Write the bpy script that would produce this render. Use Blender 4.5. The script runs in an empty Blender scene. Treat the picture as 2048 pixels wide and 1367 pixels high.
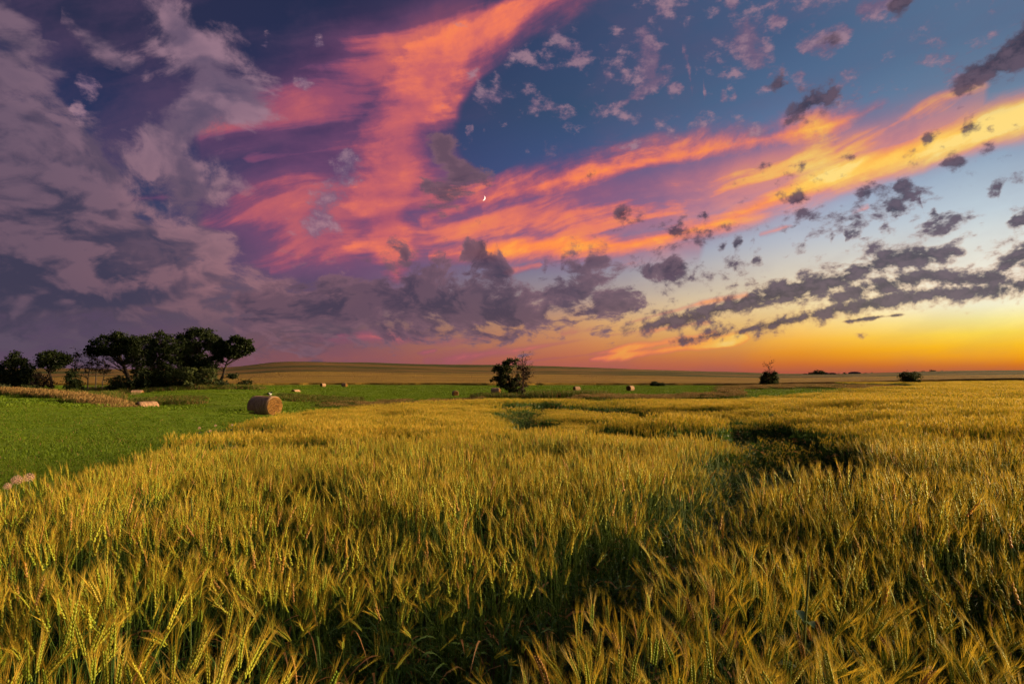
import bpy, bmesh, math, random
import numpy as np
from mathutils import Vector, Matrix, noise as mnoise

D = bpy.data
SC = bpy.context.scene
COL = SC.collection
R = math.radians

# ------------------------------------------------------------------ camera
F_PX = 1138.0            # focal length in photograph pixels (20 mm lens on a 36 mm sensor)
CX, CY = 1024.0, 683.5
HORIZON = 748.0
PITCH = math.atan((HORIZON - CY) / F_PX)
CAM_Z = 1.62
cam_data = D.cameras.new('camera')
cam = D.objects.new('camera', cam_data)
COL.objects.link(cam)
cam_data.sensor_width = 36.0
cam_data.lens = 36.0 * F_PX / 2048.0
cam_data.clip_start = 0.05
cam_data.clip_end = 20000.0
cam.location = (0, 0, CAM_Z)
cam.rotation_euler = (math.pi / 2 + PITCH, 0, 0)
SC.camera = cam


def ray(px, py):
    """world direction (unit) seen at a pixel of the photograph"""
    a, b = (px - CX) / F_PX, (CY - py) / F_PX
    v = Vector((a, math.cos(PITCH) - b * math.sin(PITCH), math.sin(PITCH) + b * math.cos(PITCH)))
    return v.normalized()


# ------------------------------------------------------------------ render settings
SC.view_settings.view_transform = 'Standard'
SC.view_settings.look = 'None'
SC.view_settings.exposure = 1.0
SC.view_settings.gamma = 1.0
SC.view_settings.use_curve_mapping = False
cy = SC.cycles
cy.use_denoising = True
cy.max_bounces = 4
cy.diffuse_bounces = 2
cy.glossy_bounces = 2
cy.transmission_bounces = 2
cy.transparent_max_bounces = 8
cy.use_adaptive_sampling = True
cy.adaptive_threshold = 0.025
cy.adaptive_min_samples = 8
cy.caustics_reflective = False
cy.caustics_refractive = False
cy.sample_clamp_indirect = 4.0

# ------------------------------------------------------------------ sun
SUN_AZ, SUN_EL = R(84), R(13)        # low, beyond the right edge of the picture
sun_dir = Vector((math.sin(SUN_AZ) * math.cos(SUN_EL), math.cos(SUN_AZ) * math.cos(SUN_EL), math.sin(SUN_EL)))
sun_data = D.lights.new('sun', 'SUN')
sun_data.energy = 5.0
sun_data.angle = R(30)               # the sun is veiled at the horizon: a wide soft source
sun_data.color = (1.0, 0.73, 0.37)
sun = D.objects.new('sun', sun_data)
COL.objects.link(sun)
sun.rotation_euler = sun_dir.to_track_quat('Z', 'Y').to_euler()


# ------------------------------------------------------------------ node helper
def lin(c):
    return tuple((v / 255 / 12.92 if v <= 10.3 else ((v / 255 + .055) / 1.055) ** 2.4) for v in c)


class G:
    """small helper that writes node graphs as expressions"""
    def __init__(self, tree):
        self.t = tree

    def node(self, kind, **kw):
        n = self.t.nodes.new(kind)
        for k, v in kw.items():
            setattr(n, k, v)
        return n

    def put(self, sock, v):
        if isinstance(v, bpy.types.NodeSocket):
            self.t.links.new(v, sock)
        elif isinstance(v, (int, float)):
            if sock.type in ('VECTOR',):
                sock.default_value = (v, v, v)
            elif sock.type == 'RGBA':
                sock.default_value = (v, v, v, 1)
            else:
                sock.default_value = v
        else:
            v = tuple(v)
            if sock.type == 'RGBA' and len(v) == 3:
                v = v + (1,)
            sock.default_value = v

    def m(self, op, a, b=None, c=None, clamp=False):
        n = self.node('ShaderNodeMath', operation=op, use_clamp=clamp)
        for i, v in enumerate((a, b, c)):
            if v is not None:
                self.put(n.inputs[i], v)
        return n.outputs[0]

    def v(self, op, a, b=None, c=None, s=None):
        n = self.node('ShaderNodeVectorMath', operation=op)
        for i, x in enumerate((a, b, c)):
            if x is not None:
                self.put(n.inputs[i], x)
        if s is not None:
            self.put(n.inputs['Scale'], s)
        return n.outputs['Value'] if op in ('DOT_PRODUCT', 'LENGTH', 'DISTANCE') else n.outputs['Vector']

    def add(self, a, b): return self.m('ADD', a, b)
    def sub(self, a, b): return self.m('SUBTRACT', a, b)
    def mul(self, a, b): return self.m('MULTIPLY', a, b)
    def mad(self, a, b, c): return self.m('MULTIPLY_ADD', a, b, c)

    def clamp01(self, a):
        n = self.node('ShaderNodeClamp')
        self.put(n.inputs[0], a)
        return n.outputs[0]

    def xyz(self, x, y, z):
        n = self.node('ShaderNodeCombineXYZ')
        for i, v in enumerate((x, y, z)):
            self.put(n.inputs[i], v)
        return n.outputs[0]

    def sep(self, v):
        n = self.node('ShaderNodeSeparateXYZ')
        self.put(n.inputs[0], v)
        return n.outputs

    def step(self, x, a, b, lo=0.0, hi=1.0, smooth=True):
        n = self.node('ShaderNodeMapRange', interpolation_type='SMOOTHSTEP' if smooth else 'LINEAR', clamp=True)
        self.put(n.inputs[0], x)
        for i, v in enumerate((a, b, lo, hi)):
            self.put(n.inputs[1 + i], v)
        return n.outputs[0]

    def noise(self, vec, scale, detail=4, rough=0.55, dist=0.0, lac=2.0, dims='3D', color=False):
        n = self.node('ShaderNodeTexNoise', noise_dimensions=dims)
        if vec is not None:
            self.put(n.inputs['Vector'], vec)
        for k, val in (('Scale', scale), ('Detail', detail), ('Roughness', rough), ('Lacunarity', lac), ('Distortion', dist)):
            self.put(n.inputs[k], val)
        return n.outputs['Color' if color else 'Fac']

    def ramp(self, fac, stops, mode='LINEAR', srgb=True):
        n = self.node('ShaderNodeValToRGB')
        n.color_ramp.interpolation = mode
        e = n.color_ramp.elements
        while len(e) < len(stops):
            e.new(0.5)
        for el, (p, c) in zip(e, stops):
            el.position = p
            c = lin(c) if srgb else c
            el.color = tuple(c) + (1,)
        self.put(n.inputs[0], fac)
        return n.outputs[0]

    def mix(self, fac, a, b, mode='MIX'):
        n = self.node('ShaderNodeMix', data_type='RGBA', blend_type=mode, clamp_factor=True)
        self.put(n.inputs[0], fac)
        self.put(n.inputs[6], a)
        self.put(n.inputs[7], b)
        return n.outputs[2]


# ------------------------------------------------------------------ sky
def stereo(px, py):
    d = ray(px, py)
    return Vector((d.x / (1 + d.y), d.z / (1 + d.y), 0))


def build_sky():
    w = D.worlds.new('World')
    SC.world = w
    w.use_nodes = True
    t = w.node_tree
    t.nodes.clear()
    g = G(t)
    co = g.node('ShaderNodeTexCoord').outputs['Generated']
    d = g.v('NORMALIZE', co)
    dx, dy, dz = g.sep(d)
    k = g.m('ADD', g.m('MAXIMUM', dy, -0.9), 1.0)
    S = g.xyz(g.m('DIVIDE', dx, k), g.m('DIVIDE', dz, k), 0.0)      # directions laid flat about +Y
    zz = g.m('MAXIMUM', dz, 0.0)
    kp = g.add(zz, 0.46)
    P = g.xyz(g.m('DIVIDE', dx, kp), g.m('DIVIDE', dy, kp), 0.0)     # the same on a level cloud sheet

    def scale_at(px, py):
        a = stereo(px, py)
        return ((stereo(px + 4, py) - a).length + (stereo(px, py + 4) - a).length) / 8

    sx, sy, _ = g.sep(S)
    X0, X1, Y0, Y1 = -0.62, 0.62, -0.02, 0.62
    ux = g.m('MULTIPLY_ADD', sx, 1 / (X1 - X0), -X0 / (X1 - X0))
    uy = g.m('MULTIPLY_ADD', sy, 1 / (Y1 - Y0), -Y0 / (Y1 - Y0))

    sx0 = g.add(sx, 2.0)

    def row(axis, soft, lumps, taper=0.8, open_left=False):
        """cloud cover of a row of lumps [(px, py, half width), ...] strung along x or y: 0.5 on the outlines"""
        k = scale_at(1024, 400)
        sf = soft * k
        stops = []
        for lump in lumps:
            q = []
            for px, py, r in lump:
                p = stereo(px, py)
                w = r * scale_at(px, py)
                if open_left:                       # the mass runs on far beyond the left edge of the picture
                    right_edge = p.x + w
                    p = Vector(((right_edge - 1.7) / 2, p.y, 0))
                    w = (right_edge + 1.7) / 2
                q.append((p, w, r))
            if axis == 'x':
                q = [((p.x - X0) / (X1 - X0), p.y, w, w / (X1 - X0)) for p, w, r in q]
            else:
                q = [((p.y - Y0) / (Y1 - Y0), p.x + 2.0, w, min(w, r * scale_at(1024, 400)) / (Y1 - Y0)) for p, w, r in q]
            q.sort()
            if len(q) == 1:
                u, c, w, du = q[0]
                q = [(u - du * 0.55, c, w * 0.9, du), (u + du * 0.55, c, w * 0.9, du)]
                e0 = e1 = du * taper
            else:
                e0, e1 = q[0][3] * taper, q[-1][3] * taper
            stops.append((q[0][0] - max(e0 * 1.5, 0.008), q[0][1], -(6.0 if taper > 1 else 2.2) * sf))
            stops += [(u, c, w) for u, c, w, _ in q]
            stops.append((q[-1][0] + max(e1 * 1.5, 0.008), q[-1][1], -(6.0 if taper > 1 else 2.2) * sf))
        stops.sort()
        assert len(stops) <= 32, len(stops)
        # each row is a small node group of its own
        gt = D.node_groups.new('cloud_row', 'ShaderNodeTree')
        for nm in ('along', 'across'):
            gt.interface.new_socket(nm, in_out='INPUT', socket_type='NodeSocketFloat')
        gt.interface.new_socket('cover', in_out='OUTPUT', socket_type='NodeSocketFloat')
        h = G(gt)
        gin = h.node('NodeGroupInput').outputs
        n = h.node('ShaderNodeValToRGB')
        e = n.color_ramp.elements
        while len(e) < len(stops):
            e.new(0.5)
        for el_, (u, c, w) in zip(e, stops):
            el_.position = min(1, max(0, u))
            el_.color = (c, w + 0.3, 0, 1)
        gt.links.new(gin[0], n.inputs[0])
        cc, cw, _ = h.sep(n.outputs[0])
        dist = h.m('ABSOLUTE', h.sub(gin[1], cc))
        gt.links.new(h.mad(h.sub(cw, dist), 0.5 / sf, 0.5 - 0.3 * 0.5 / sf), h.node('NodeGroupOutput').inputs[0])
        grp = g.node('ShaderNodeGroup')
        grp.node_tree = gt
        t.links.new(ux if axis == 'x' else uy, grp.inputs[0])
        t.links.new(sy if axis == 'x' else sx0, grp.inputs[1])
        if open_left:                               # its top is a level, ragged edge
            y_top = Y0 + stops[-2][0] * (Y1 - Y0)
            return g.m('MINIMUM', grp.outputs[0], g.mad(sy, -0.5 / sf, 0.42 + y_top * 0.5 / sf))
        return grp.outputs[0]

    def cover(rows, taper=0.8):
        o = None
        for axis, soft, lumps, *opt in rows:
            c = row(axis, soft, lumps, taper, bool(opt))
            o = c if o is None else g.m('MAXIMUM', o, c)
        return o

    # ---- clear sky: horizon-to-zenith colours towards, across and away from the sunset
    el = g.m('ARCSINE', dz)
    ele = lambda y: math.asin(ray(1024, y).z)
    E0, E1 = 0.0, 0.75
    pos = lambda e: min(1, max(0, (e - E0) / (E1 - E0)))
    f = g.step(el, E0, E1, smooth=False)

    def col(px, stops):
        s = []
        for y, c in sorted(stops, key=lambda q: -q[0]):
            s.append((pos(math.asin(ray(px, y).z)), c))
        return g.ramp(f, s)
    right = col(1960, [(745, (178, 94, 56)), (730, (212, 118, 30)), (712, (244, 164, 8)), (690, (253, 194, 26)), (665, (255, 220, 78)), (640, (255, 238, 146)),
                       (610, (255, 250, 212)), (565, (255, 246, 222)), (500, (226, 226, 216)), (420, (190, 204, 214)),
                       (300, (138, 160, 186)), (180, (102, 128, 156)), (60, (84, 110, 142))])
    near = col(1600, [(744, (176, 90, 66)), (728, (204, 110, 48)), (705, (228, 146, 40)), (680, (244, 178, 66)), (645, (250, 208, 122)), (600, (244, 222, 170)),
                      (550, (220, 208, 186)), (480, (184, 188, 198)), (400, (148, 164, 194)), (300, (106, 126, 164)), (180, (80, 106, 142)), (60, (68, 92, 128))])
    mid = col(1150, [(742, (168, 90, 82)), (718, (184, 102, 78)), (690, (198, 124, 84)), (645, (204, 150, 104)), (590, (166, 146, 144)),
                     (520, (120, 124, 156)), (430, (94, 102, 148)), (340, (64, 84, 130)), (220, (54, 76, 110)), (100, (52, 70, 106)), (0, (52, 66, 100))])
    half = col(700, [(740, (138, 84, 86)), (715, (146, 86, 86)), (690, (132, 86, 92)), (640, (108, 84, 100)), (560, (94, 80, 110)), (450, (74, 70, 110)),
                     (320, (50, 54, 96)), (200, (42, 48, 88)), (100, (36, 44, 80)), (0, (34, 42, 74))])
    left = col(200, [(742, (106, 80, 94)), (700, (88, 75, 92)), (630, (74, 68, 88)), (540, (68, 66, 92)), (430, (54, 58, 92)),
                     (300, (34, 48, 88)), (180, (34, 44, 82)), (80, (40, 42, 74)), (0, (40, 42, 72))])
    azs = g.m('ARCTAN2', dx, dy)
    az_of = lambda px: math.atan2(ray(px, 700).x, ray(px, 700).y)
    # angle from the sunset bearing, so the glow falls off alike on both sides of it
    da = g.m('ABSOLUTE', g.m('WRAP', g.sub(azs, SUN_AZ), math.pi, -math.pi))
    A = lambda px: SUN_AZ - az_of(px)
    base = g.mix(g.step(da, A(1960), A(1600), smooth=False), right, near)
    base = g.mix(g.step(da, A(1600), A(1150), smooth=False), base, mid)
    base = g.mix(g.step(da, A(1150), A(700), smooth=False), base, half)
    base = g.mix(g.step(da, A(700), A(200), smooth=False), base, left)
    nish = g.node('ShaderNodeTexSky', sky_type='NISHITA')
    nish.sun_disc = False
    nish.sun_elevation = R(2.0)
    nish.sun_rotation = SUN_AZ
    nish.dust_density = 2.0
    base = g.v('ADD', base, g.v('SCALE', nish.outputs[0], s=0.008))

    # ---- cirrus: long streaks that rise to the right, lit from below
    w1 = g.noise(S, 3.2, 3, 0.5, color=True)
    Sw = g.v('ADD', S, g.v('SCALE', g.v('SUBTRACT', w1, (0.5, 0.5, 0.5)), s=0.10))
    rot = g.node('ShaderNodeVectorRotate', rotation_type='Z_AXIS')
    g.put(rot.inputs['Vector'], Sw)
    rot.inputs['Angle'].default_value = R(-15)
    st = g.v('MULTIPLY', rot.outputs[0], (3.4, 27.0, 1.0))
    n_st = g.noise(st, 1.0, 6, 0.55)
    n_soft = g.noise(g.v('MULTIPLY', rot.outputs[0], (8.0, 13.0, 1.0)), 1.0, 7, 0.6)
    strong = cover([
        ('y', 60, [[(1190, -60, 90), (1075, 0, 90), (985, 50, 105), (905, 100, 118), (862, 150, 118), (830, 200, 110), (806, 250, 108), (800, 300, 118),
                    (790, 350, 125), (770, 400, 125), (762, 450, 96), (770, 500, 76), (775, 550, 46)]]),
        ('x', 28, [[(840, 440, 34), (1000, 388, 40), (1150, 356, 40), (1300, 323, 34), (1500, 284, 29), (1680, 246, 24), (1775, 204, 12)]]),
        ('x', 40, [[(540, 545, 16), (640, 515, 30), (740, 480, 44)]]),
        ('y', 34, [[(800, 330, 44), (776, 400, 72), (776, 450, 78), (786, 510, 62), (796, 560, 36)]]),
    ])
    beam = cover([
        ('x', 30, [[(860, 512, 18), (1050, 492, 24), (1250, 490, 26), (1440, 446, 26), (1560, 394, 29), (1700, 340, 30), (1850, 294, 32), (2048, 236, 36), (2300, 165, 40)]]),
    ])
    weak = cover([
        ('x', 70, [[(400, 450, 20), (500, 435, 100), (580, 420, 170), (700, 400, 190), (860, 390, 160), (960, 430, 70)]]),
        ('x', 60, [[(400, 285, 10), (500, 250, 60), (600, 210, 90), (720, 160, 110), (860, 90, 90), (960, 40, 60)]]),
        ('x', 40, [[(860, 450, 70), (1100, 430, 78), (1350, 400, 78), (1560, 350, 70), (1760, 290, 50), (1960, 240, 40)]]),
        ('x', 26, [[(1080, 500, 26), (1400, 486, 22)]]),
    ])
    thin = cover([
        ('x', 9, [[(220, 402, 9), (330, 394, 9)], [(500, 318, 13), (690, 296, 11)], [(1000, 706, 5), (1250, 666, 4), (1420, 642, 4)], [(1520, 470, 6), (1580, 452, 6)], [(1700, 430, 6), (1740, 414, 6)]]),
        ('x', 16, [[(600, 672, 6), (700, 668, 9), (860, 684, 8), (980, 676, 8)], [(1120, 668, 5), (1240, 650, 5)]]),
        ('x', 16, [[(850, 722, 8), (930, 712, 15), (985, 704, 15), (1040, 706, 6)]]),
        ('x', 7, [[(840, 706, 6), (872, 700, 5)], [(1010, 545, 6), (1080, 528, 7)], [(1180, 718, 4), (1330, 700, 4), (1490, 676, 5)]]),
        ('x', 8, [[(1100, 466, 8), (1200, 460, 7)]]),
        ('x', 8, [[(1240, 650, 4), (1400, 606, 5), (1500, 590, 4)]]),
        ('x', 7, [[(1020, 726, 4), (1150, 712, 4), (1300, 690, 4), (1430, 668, 4)]]),
    ], taper=5.0)
    gap = cover([('y', 20, [[(1190, 60, 50), (1110, 110, 90), (1075, 160, 120), (1030, 210, 110), (1010, 260, 100), (990, 310, 70), (985, 335, 30)]])])
    gap = g.step(gap, 0.2, 0.7)
    sn = g.sub(n_st, 0.5)
    fn = g.sub(n_soft, 0.5)
    nn = g.mad(sn, 1.7, g.mul(fn, 2.2))
    i1 = g.step(g.add(strong, nn), 0.12, 1.15)
    i1 = g.m('MAXIMUM', i1, g.step(g.add(beam, g.mad(sn, 1.5, g.mul(fn, 1.1))), 0.05, 0.95))
    i2 = g.mul(g.step(g.add(weak, g.mad(sn, 4.6, g.mul(fn, 1.6))), 0.40, 1.45), 0.84)
    veil = g.step(weak, -0.1, 1.1, 0.0, 0.50)
    i3 = g.mul(g.step(g.add(thin, g.mul(nn, 1.3)), 0.2, 1.0), 0.6)
    ci = g.m('MAXIMUM', g.m('MAXIMUM', i1, g.m('MAXIMUM', i2, veil)), i3)
    ci = g.mul(ci, g.sub(1.0, g.mul(gap, 0.96)))
    prox = g.step(da, A(400), A(2000), -0.09, 0.50, smooth=False)
    low = g.step(el, 0.05, 0.42, 0.15, 0.0, smooth=False)
    heat = g.add(g.add(g.mad(ci, 0.43, prox), low), g.mad(sn, 0.55, g.mul(fn, 0.95)))
    ccol = g.ramp(heat, [(0.0, (82, 58, 92)), (0.22, (128, 76, 112)), (0.38, (162, 84, 110)), (0.50, (200, 100, 106)), (0.61, (242, 124, 94)), (0.72, (255, 144, 78)),
                         (0.83, (255, 174, 76)), (0.95, (255, 204, 96)), (1.0, (255, 220, 128))])
    # ---- thin mauve veils drawn out over the dark side of the sky
    side_l = g.step(sx, stereo(1000, 300).x, stereo(250, 300).x, 0.25, 1.0)
    wisp = g.mul(g.step(g.mad(sn, 0.6, fn), -0.10, 0.20), side_l)
    wisp = g.mul(wisp, g.sub(1.0, g.mul(gap, 0.7)))
    base = g.mix(g.mul(wisp, 0.62), base, g.mix(side_l, lin((120, 88, 118)), lin((92, 70, 100))))

    sky = g.mix(g.m('POWER', ci, 0.8), base, ccol)

    # ---- cumulus, seen from below and against the light
    wp = g.noise(P, 2.2, 3, 0.5, color=True)
    Pw = g.v('ADD', P, g.v('SCALE', g.v('SUBTRACT', wp, (0.5, 0.5, 0.5)), s=0.42))
    toward = (sun_dir.x * 0.07, sun_dir.y * 0.07, 0.0)

    warp = g.v('SUBTRACT', wp, (0.5, 0.5, 0.5))
    Sf = g.v('ADD', S, g.v('SCALE', warp, s=0.03))
    n2 = g.noise(g.v('ADD', g.v('MULTIPLY', Sf, (52.0, 74.0, 1.0)), (0, 0, 5.1)), 1.0, 6, 0.62)
    n2c = g.sub(n2, 0.5)

    def heap(cov, scale, amp, soft, detail=7, rough=0.56, z=0.0, shift=1.0, fine=1.0):
        pz = g.v('ADD', Pw, (0.0, 0.0, z))
        n0 = g.noise(pz, scale, detail, rough)
        n1 = g.noise(g.v('ADD', pz, (toward[0] * shift, toward[1] * shift, 0.02)), scale, 3, rough)
        val = g.add(g.add(cov, g.mul(g.sub(n0, 0.5), amp)), g.mul(n2c, fine))
        dens = g.step(val, 0.62 - soft * 0.5, 0.62 + soft * 0.5)
        rim = g.step(g.mad(n2c, 0.25, g.sub(n0, n1)), -0.09, 0.12)
        return dens, rim, val

    big = cover([
        ('y', 60, [[(-30, 60, 70), (20, 200, 115), (60, 260, 140), (80, 320, 165), (110, 380, 195), (150, 430, 225), (180, 480, 250), (180, 540, 290), (180, 600, 340)]], 'open'),
        ('y', 45, [[(290, -40, 40), (345, 40, 65), (395, 100, 75), (430, 150, 85), (448, 190, 88), (425, 225, 78), (390, 252, 62), (352, 272, 46), (350, 300, 60),
                    (355, 340, 70), (368, 390, 66), (385, 440, 54), (398, 485, 34)]]),
        ('x', 30, [[(-80, 40, 60), (40, 70, 36), (80, 100, 18)], [(120, 20, 26), (180, 80, 36), (250, 140, 32), (300, 165, 30)]]),
        ('x', 50, [[(-300, 600, 160), (0, 600, 130), (200, 595, 110), (330, 590, 92), (430, 600, 76), (520, 600, 62), (600, 615, 60), (700, 622, 52)]]),
    ])
    bank = cover([
        ('x', 34, [[(480, 625, 44), (620, 612, 70), (720, 610, 74), (820, 604, 72), (890, 600, 74), (960, 612, 70), (1020, 626, 60), (1075, 640, 36), (1100, 596, 48), (1140, 590, 60), (1190, 588, 54), (1250, 586, 40), (1290, 582, 12)]]),
        ('x', 22, [[(740, 568, 20), (850, 562, 22), (880, 555, 14)], [(885, 480, 22), (930, 500, 36), (970, 520, 46), (1010, 540, 34)], [(1090, 545, 12), (1120, 555, 22)],
                   [(1130, 510, 16), (1175, 526, 34), (1215, 520, 24)], [(1265, 532, 22), (1320, 545, 32), (1355, 530, 26)]]),
        ('x', 24, [[(840, 378, 10), (880, 385, 20), (920, 352, 38), (955, 345, 28), (985, 362, 10)]]),
        ('x', 14, [[(780, 490, 7), (812, 508, 14)], [(870, 548, 10), (960, 548, 16)], [(1140, 620, 16), (1200, 605, 20)]]),
        ('y', 22, [[(880, 270, 16), (895, 310, 20), (920, 345, 30)]]),
    ])
    pale = cover([
        ('y', 20, [[(1285, 55, 16), (1295, 90, 30), (1305, 130, 36), (1310, 165, 34), (1270, 195, 26), (1230, 215, 12)]]),
        ('y', 20, [[(1495, 40, 20), (1492, 80, 40), (1510, 115, 36), (1520, 140, 16)]]),
        ('x', 16, [[(175, 170, 22)], [(535, 92, 11)], [(1092, 138, 16)], [(1325, 60, 9)], [(1368, 92, 13)], [(1395, 220, 30)], [(1455, 192, 18)], [(1555, 40, 20)]]),
        ('x', 16, [[(606, 165, 12)], [(950, 186, 14), (1000, 200, 14)], [(1100, 55, 14), (1145, 105, 16)], [(1215, 150, 11)], [(1350, 175, 16)], [(1465, 12, 16)], [(1600, 95, 16), (1660, 85, 32), (1700, 60, 18)]]),
        ('y', 26, [[(696, 300, 16), (694, 345, 26), (650, 410, 34), (636, 450, 34), (630, 480, 16)]]),
        ('x', 12, [[(160, 222, 14)], [(634, 88, 11)], [(930, 268, 6)], [(955, 258, 10)], [(1100, 298, 15)], [(1600, 150, 12)], [(1720, 20, 26), (1790, 0, 20)]]),
    ])
    dark = cover([
        ('x', 16, [[(1570, 235, 12), (1620, 206, 24), (1670, 190, 16)], [(1920, 172, 24), (1975, 135, 28), (2040, 95, 44), (2140, 50, 60)]]),
        ('x', 11, [[(1180, 348, 8)], [(1245, 428, 15)], [(1405, 430, 14)], [(1530, 335, 8)], [(1600, 400, 19)], [(1732, 386, 16)], [(1805, 372, 20)], [(1910, 325, 20)]]),
        ('x', 11, [[(1558, 170, 14)], [(1660, 85, 15)], [(1800, 8, 22)], [(1852, 398, 14)], [(1885, 458, 12)], [(2000, 375, 18)], [(2070, 335, 20)]]),
        ('x', 10, [[(1350, 462, 14)], [(1455, 494, 20)], [(1497, 476, 12)], [(1600, 492, 13)], [(1672, 476, 15)], [(1714, 462, 11)], [(1792, 418, 18)], [(2040, 442, 22)]]),
        ('x', 10, [[(1240, 424, 8)], [(1475, 540, 9)], [(1512, 520, 10)], [(1600, 330, 9)], [(1700, 315, 9)], [(1770, 458, 8)], [(1860, 275, 12)], [(1940, 252, 14)]]),
    ])
    bands = cover([
        ('x', 13, [[(1245, 660, 6), (1360, 642, 11), (1440, 618, 17), (1550, 588, 23), (1670, 562, 22), (1740, 530, 22), (1800, 515, 28), (1860, 512, 24), (1920, 505, 14)], [(2000, 530, 18), (2060, 505, 34), (2200, 470, 40)]]),
        ('x', 12, [[(1350, 683, 5), (1470, 664, 9), (1560, 645, 10), (1660, 622, 15), (1790, 598, 17), (1900, 585, 16), (1990, 580, 18), (2100, 560, 24)]]),
        ('x', 13, [[(1660, 600, 10), (1760, 572, 22), (1850, 550, 20), (1930, 560, 16), (2000, 555, 22)]]),
        ('x', 3, [[(1690, 643, 1.5), (1740, 636, 3.2), (1800, 629, 2)]]),
    ])
    dA, rA, vA = heap(big, 6.2, 4.8, 0.85, z=0.0, shift=1.4, detail=9, rough=0.6, fine=0.9)
    dB, rB, vB = heap(bank, 8.6, 4.4, 0.7, z=3.3, rough=0.64, detail=8, fine=2.0)
    n3 = g.noise(g.v('ADD', g.v('MULTIPLY', Sf, (21.0, 32.0, 1.0)), (3.7, 0, 9.1)), 1.0, 4, 0.6)
    drift = cover([('x', 90, [[(880, 200, 20), (1080, 160, 80), (1300, 150, 120), (1560, 130, 130), (1800, 110, 120), (2000, 60, 90)]])])
    pale = g.m('MAXIMUM', pale, g.add(g.m('MINIMUM', drift, 0.6), g.mad(g.sub(n3, 0.5), 3.2, -0.46)))
    dC = g.mul(g.step(g.add(pale, g.mul(n2c, 3.8)), 0.24, 1.12), 0.78)
    field = cover([('x', 60, [[(1080, 560, 10), (1250, 540, 50), (1450, 510, 70), (1650, 470, 90), (1800, 450, 110), (1950, 430, 130), (2150, 400, 150)]])])
    field = g.m('MINIMUM', field, 0.62)
    rd = g.node('ShaderNodeVectorRotate', rotation_type='Z_AXIS')
    g.put(rd.inputs['Vector'], Sf)
    rd.inputs['Angle'].default_value = R(-14)
    nD = g.sub(g.noise(g.v('ADD', g.v('MULTIPLY', rd.outputs[0], (105.0, 130.0, 1.0)), (0, 0, 7.7)), 1.0, 5, 0.58), 0.5)
    spread = g.add(field, g.mad(g.sub(n3, 0.5), 3.4, -0.42))
    vD = g.add(g.m('MAXIMUM', g.m('MAXIMUM', g.add(dark, 0.10), g.add(bands, 0.16)), spread), g.mad(nD, 2.7, g.mad(n2c, 1.8, g.mul(g.sub(n3, 0.5), 1.2))))
    dD = g.step(vD, 0.14, 1.12)
    # colour of the heaps: shadowed mauve greys, pink where they are thin and face the light
    sxp = g.step(sx, stereo(0, 600).x, stereo(1500, 600).x, smooth=False)
    hi = g.step(el, 0.08, 0.42)
    inner = g.mix(hi, lin((66, 62, 84)), lin((84, 75, 102)))
    outer = g.mix(hi, lin((148, 106, 114)), lin((152, 119, 136)))
    thick = g.step(vA, 0.6, 1.8)
    lA = g.m('MINIMUM', 1.0, g.add(g.mul(rA, 0.75), g.mul(g.sub(1.0, thick), 0.4)))
    colA = g.mix(lA, inner, outer)
    deep = g.step(el, 0.15, 0.04)
    colA = g.mix(g.mul(deep, 0.85), colA, lin((78, 70, 88)))
    leftdim = g.step(sx, stereo(0, 400).x, stereo(460, 400).x, 0.62, 0.0)
    colA = g.mix(leftdim, colA, g.mix(rA, lin((60, 58, 80)), lin((92, 79, 99))))
    sky = g.mix(g.mul(dA, 0.95), sky, colA)
    shadeB = g.ramp(sxp, [(0.0, (68, 62, 82)), (0.5, (72, 62, 82)), (1.0, (66, 60, 80))])
    litB = g.ramp(sxp, [(0.0, (140, 100, 110)), (0.5, (128, 94, 108)), (1.0, (132, 104, 116))])
    thB = g.step(vB, 0.5, 1.5)
    colB = g.mix(g.m('MINIMUM', 1.0, g.add(g.mul(rB, 0.45), g.mul(g.sub(1.0, thB), 0.5))), shadeB, litB)
    sky = g.mix(g.mul(dB, 0.93), sky, colB)
    colC = g.mix(g.step(n2c, -0.05, 0.2), lin((116, 94, 122)), lin((166, 130, 144)))
    sky = g.mix(dC, sky, colC)
    glow = g.mix(g.mul(g.step(da, A(1250), A(1900)), g.step(el, 0.30, 0.10)), lin((104, 86, 104)), lin((214, 148, 104)))
    colD = g.mix(g.step(vD, 0.30, 1.0), glow, g.mix(g.step(g.add(n2c, nD), -0.16, 0.2), lin((60, 54, 72)), lin((96, 80, 96))))
    sky = g.mix(g.mul(dD, 0.92), sky, colD)

    bg = g.node('ShaderNodeBackground')
    g.put(bg.inputs[0], sky)
    bg.inputs[1].default_value = 0.5          # cancels the stop of exposure
    out = g.node('ShaderNodeOutputWorld')
    t.links.new(bg.outputs[0], out.inputs[0])
    w.cycles.sampling_method = 'NONE'


build_sky()


# ------------------------------------------------------------------ terrain
def tag(o, label=None, cat=None, group=None, kind=None):
    for k, v in (('label', label), ('category', cat), ('group', group), ('kind', kind)):
        if v is not None:
            o[k] = v
    return o


def z_at(py, Y):
    """height of a point seen at picture row py and depth Y"""
    return CAM_Z - (py - HORIZON) / F_PX * Y


_ctrl = []
def ctl(px, Y, z):
    x = (px - CX) / F_PX * Y
    r = math.hypot(x, Y)
    _ctrl.append((math.atan2(x, Y), r, z))


for px in (-150, 0, 300, 600, 1000, 1400, 1700, 2048, 2200):
    ctl(px, 1.0, 0.0)
    ctl(px, 2.5, 0.0)
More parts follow.
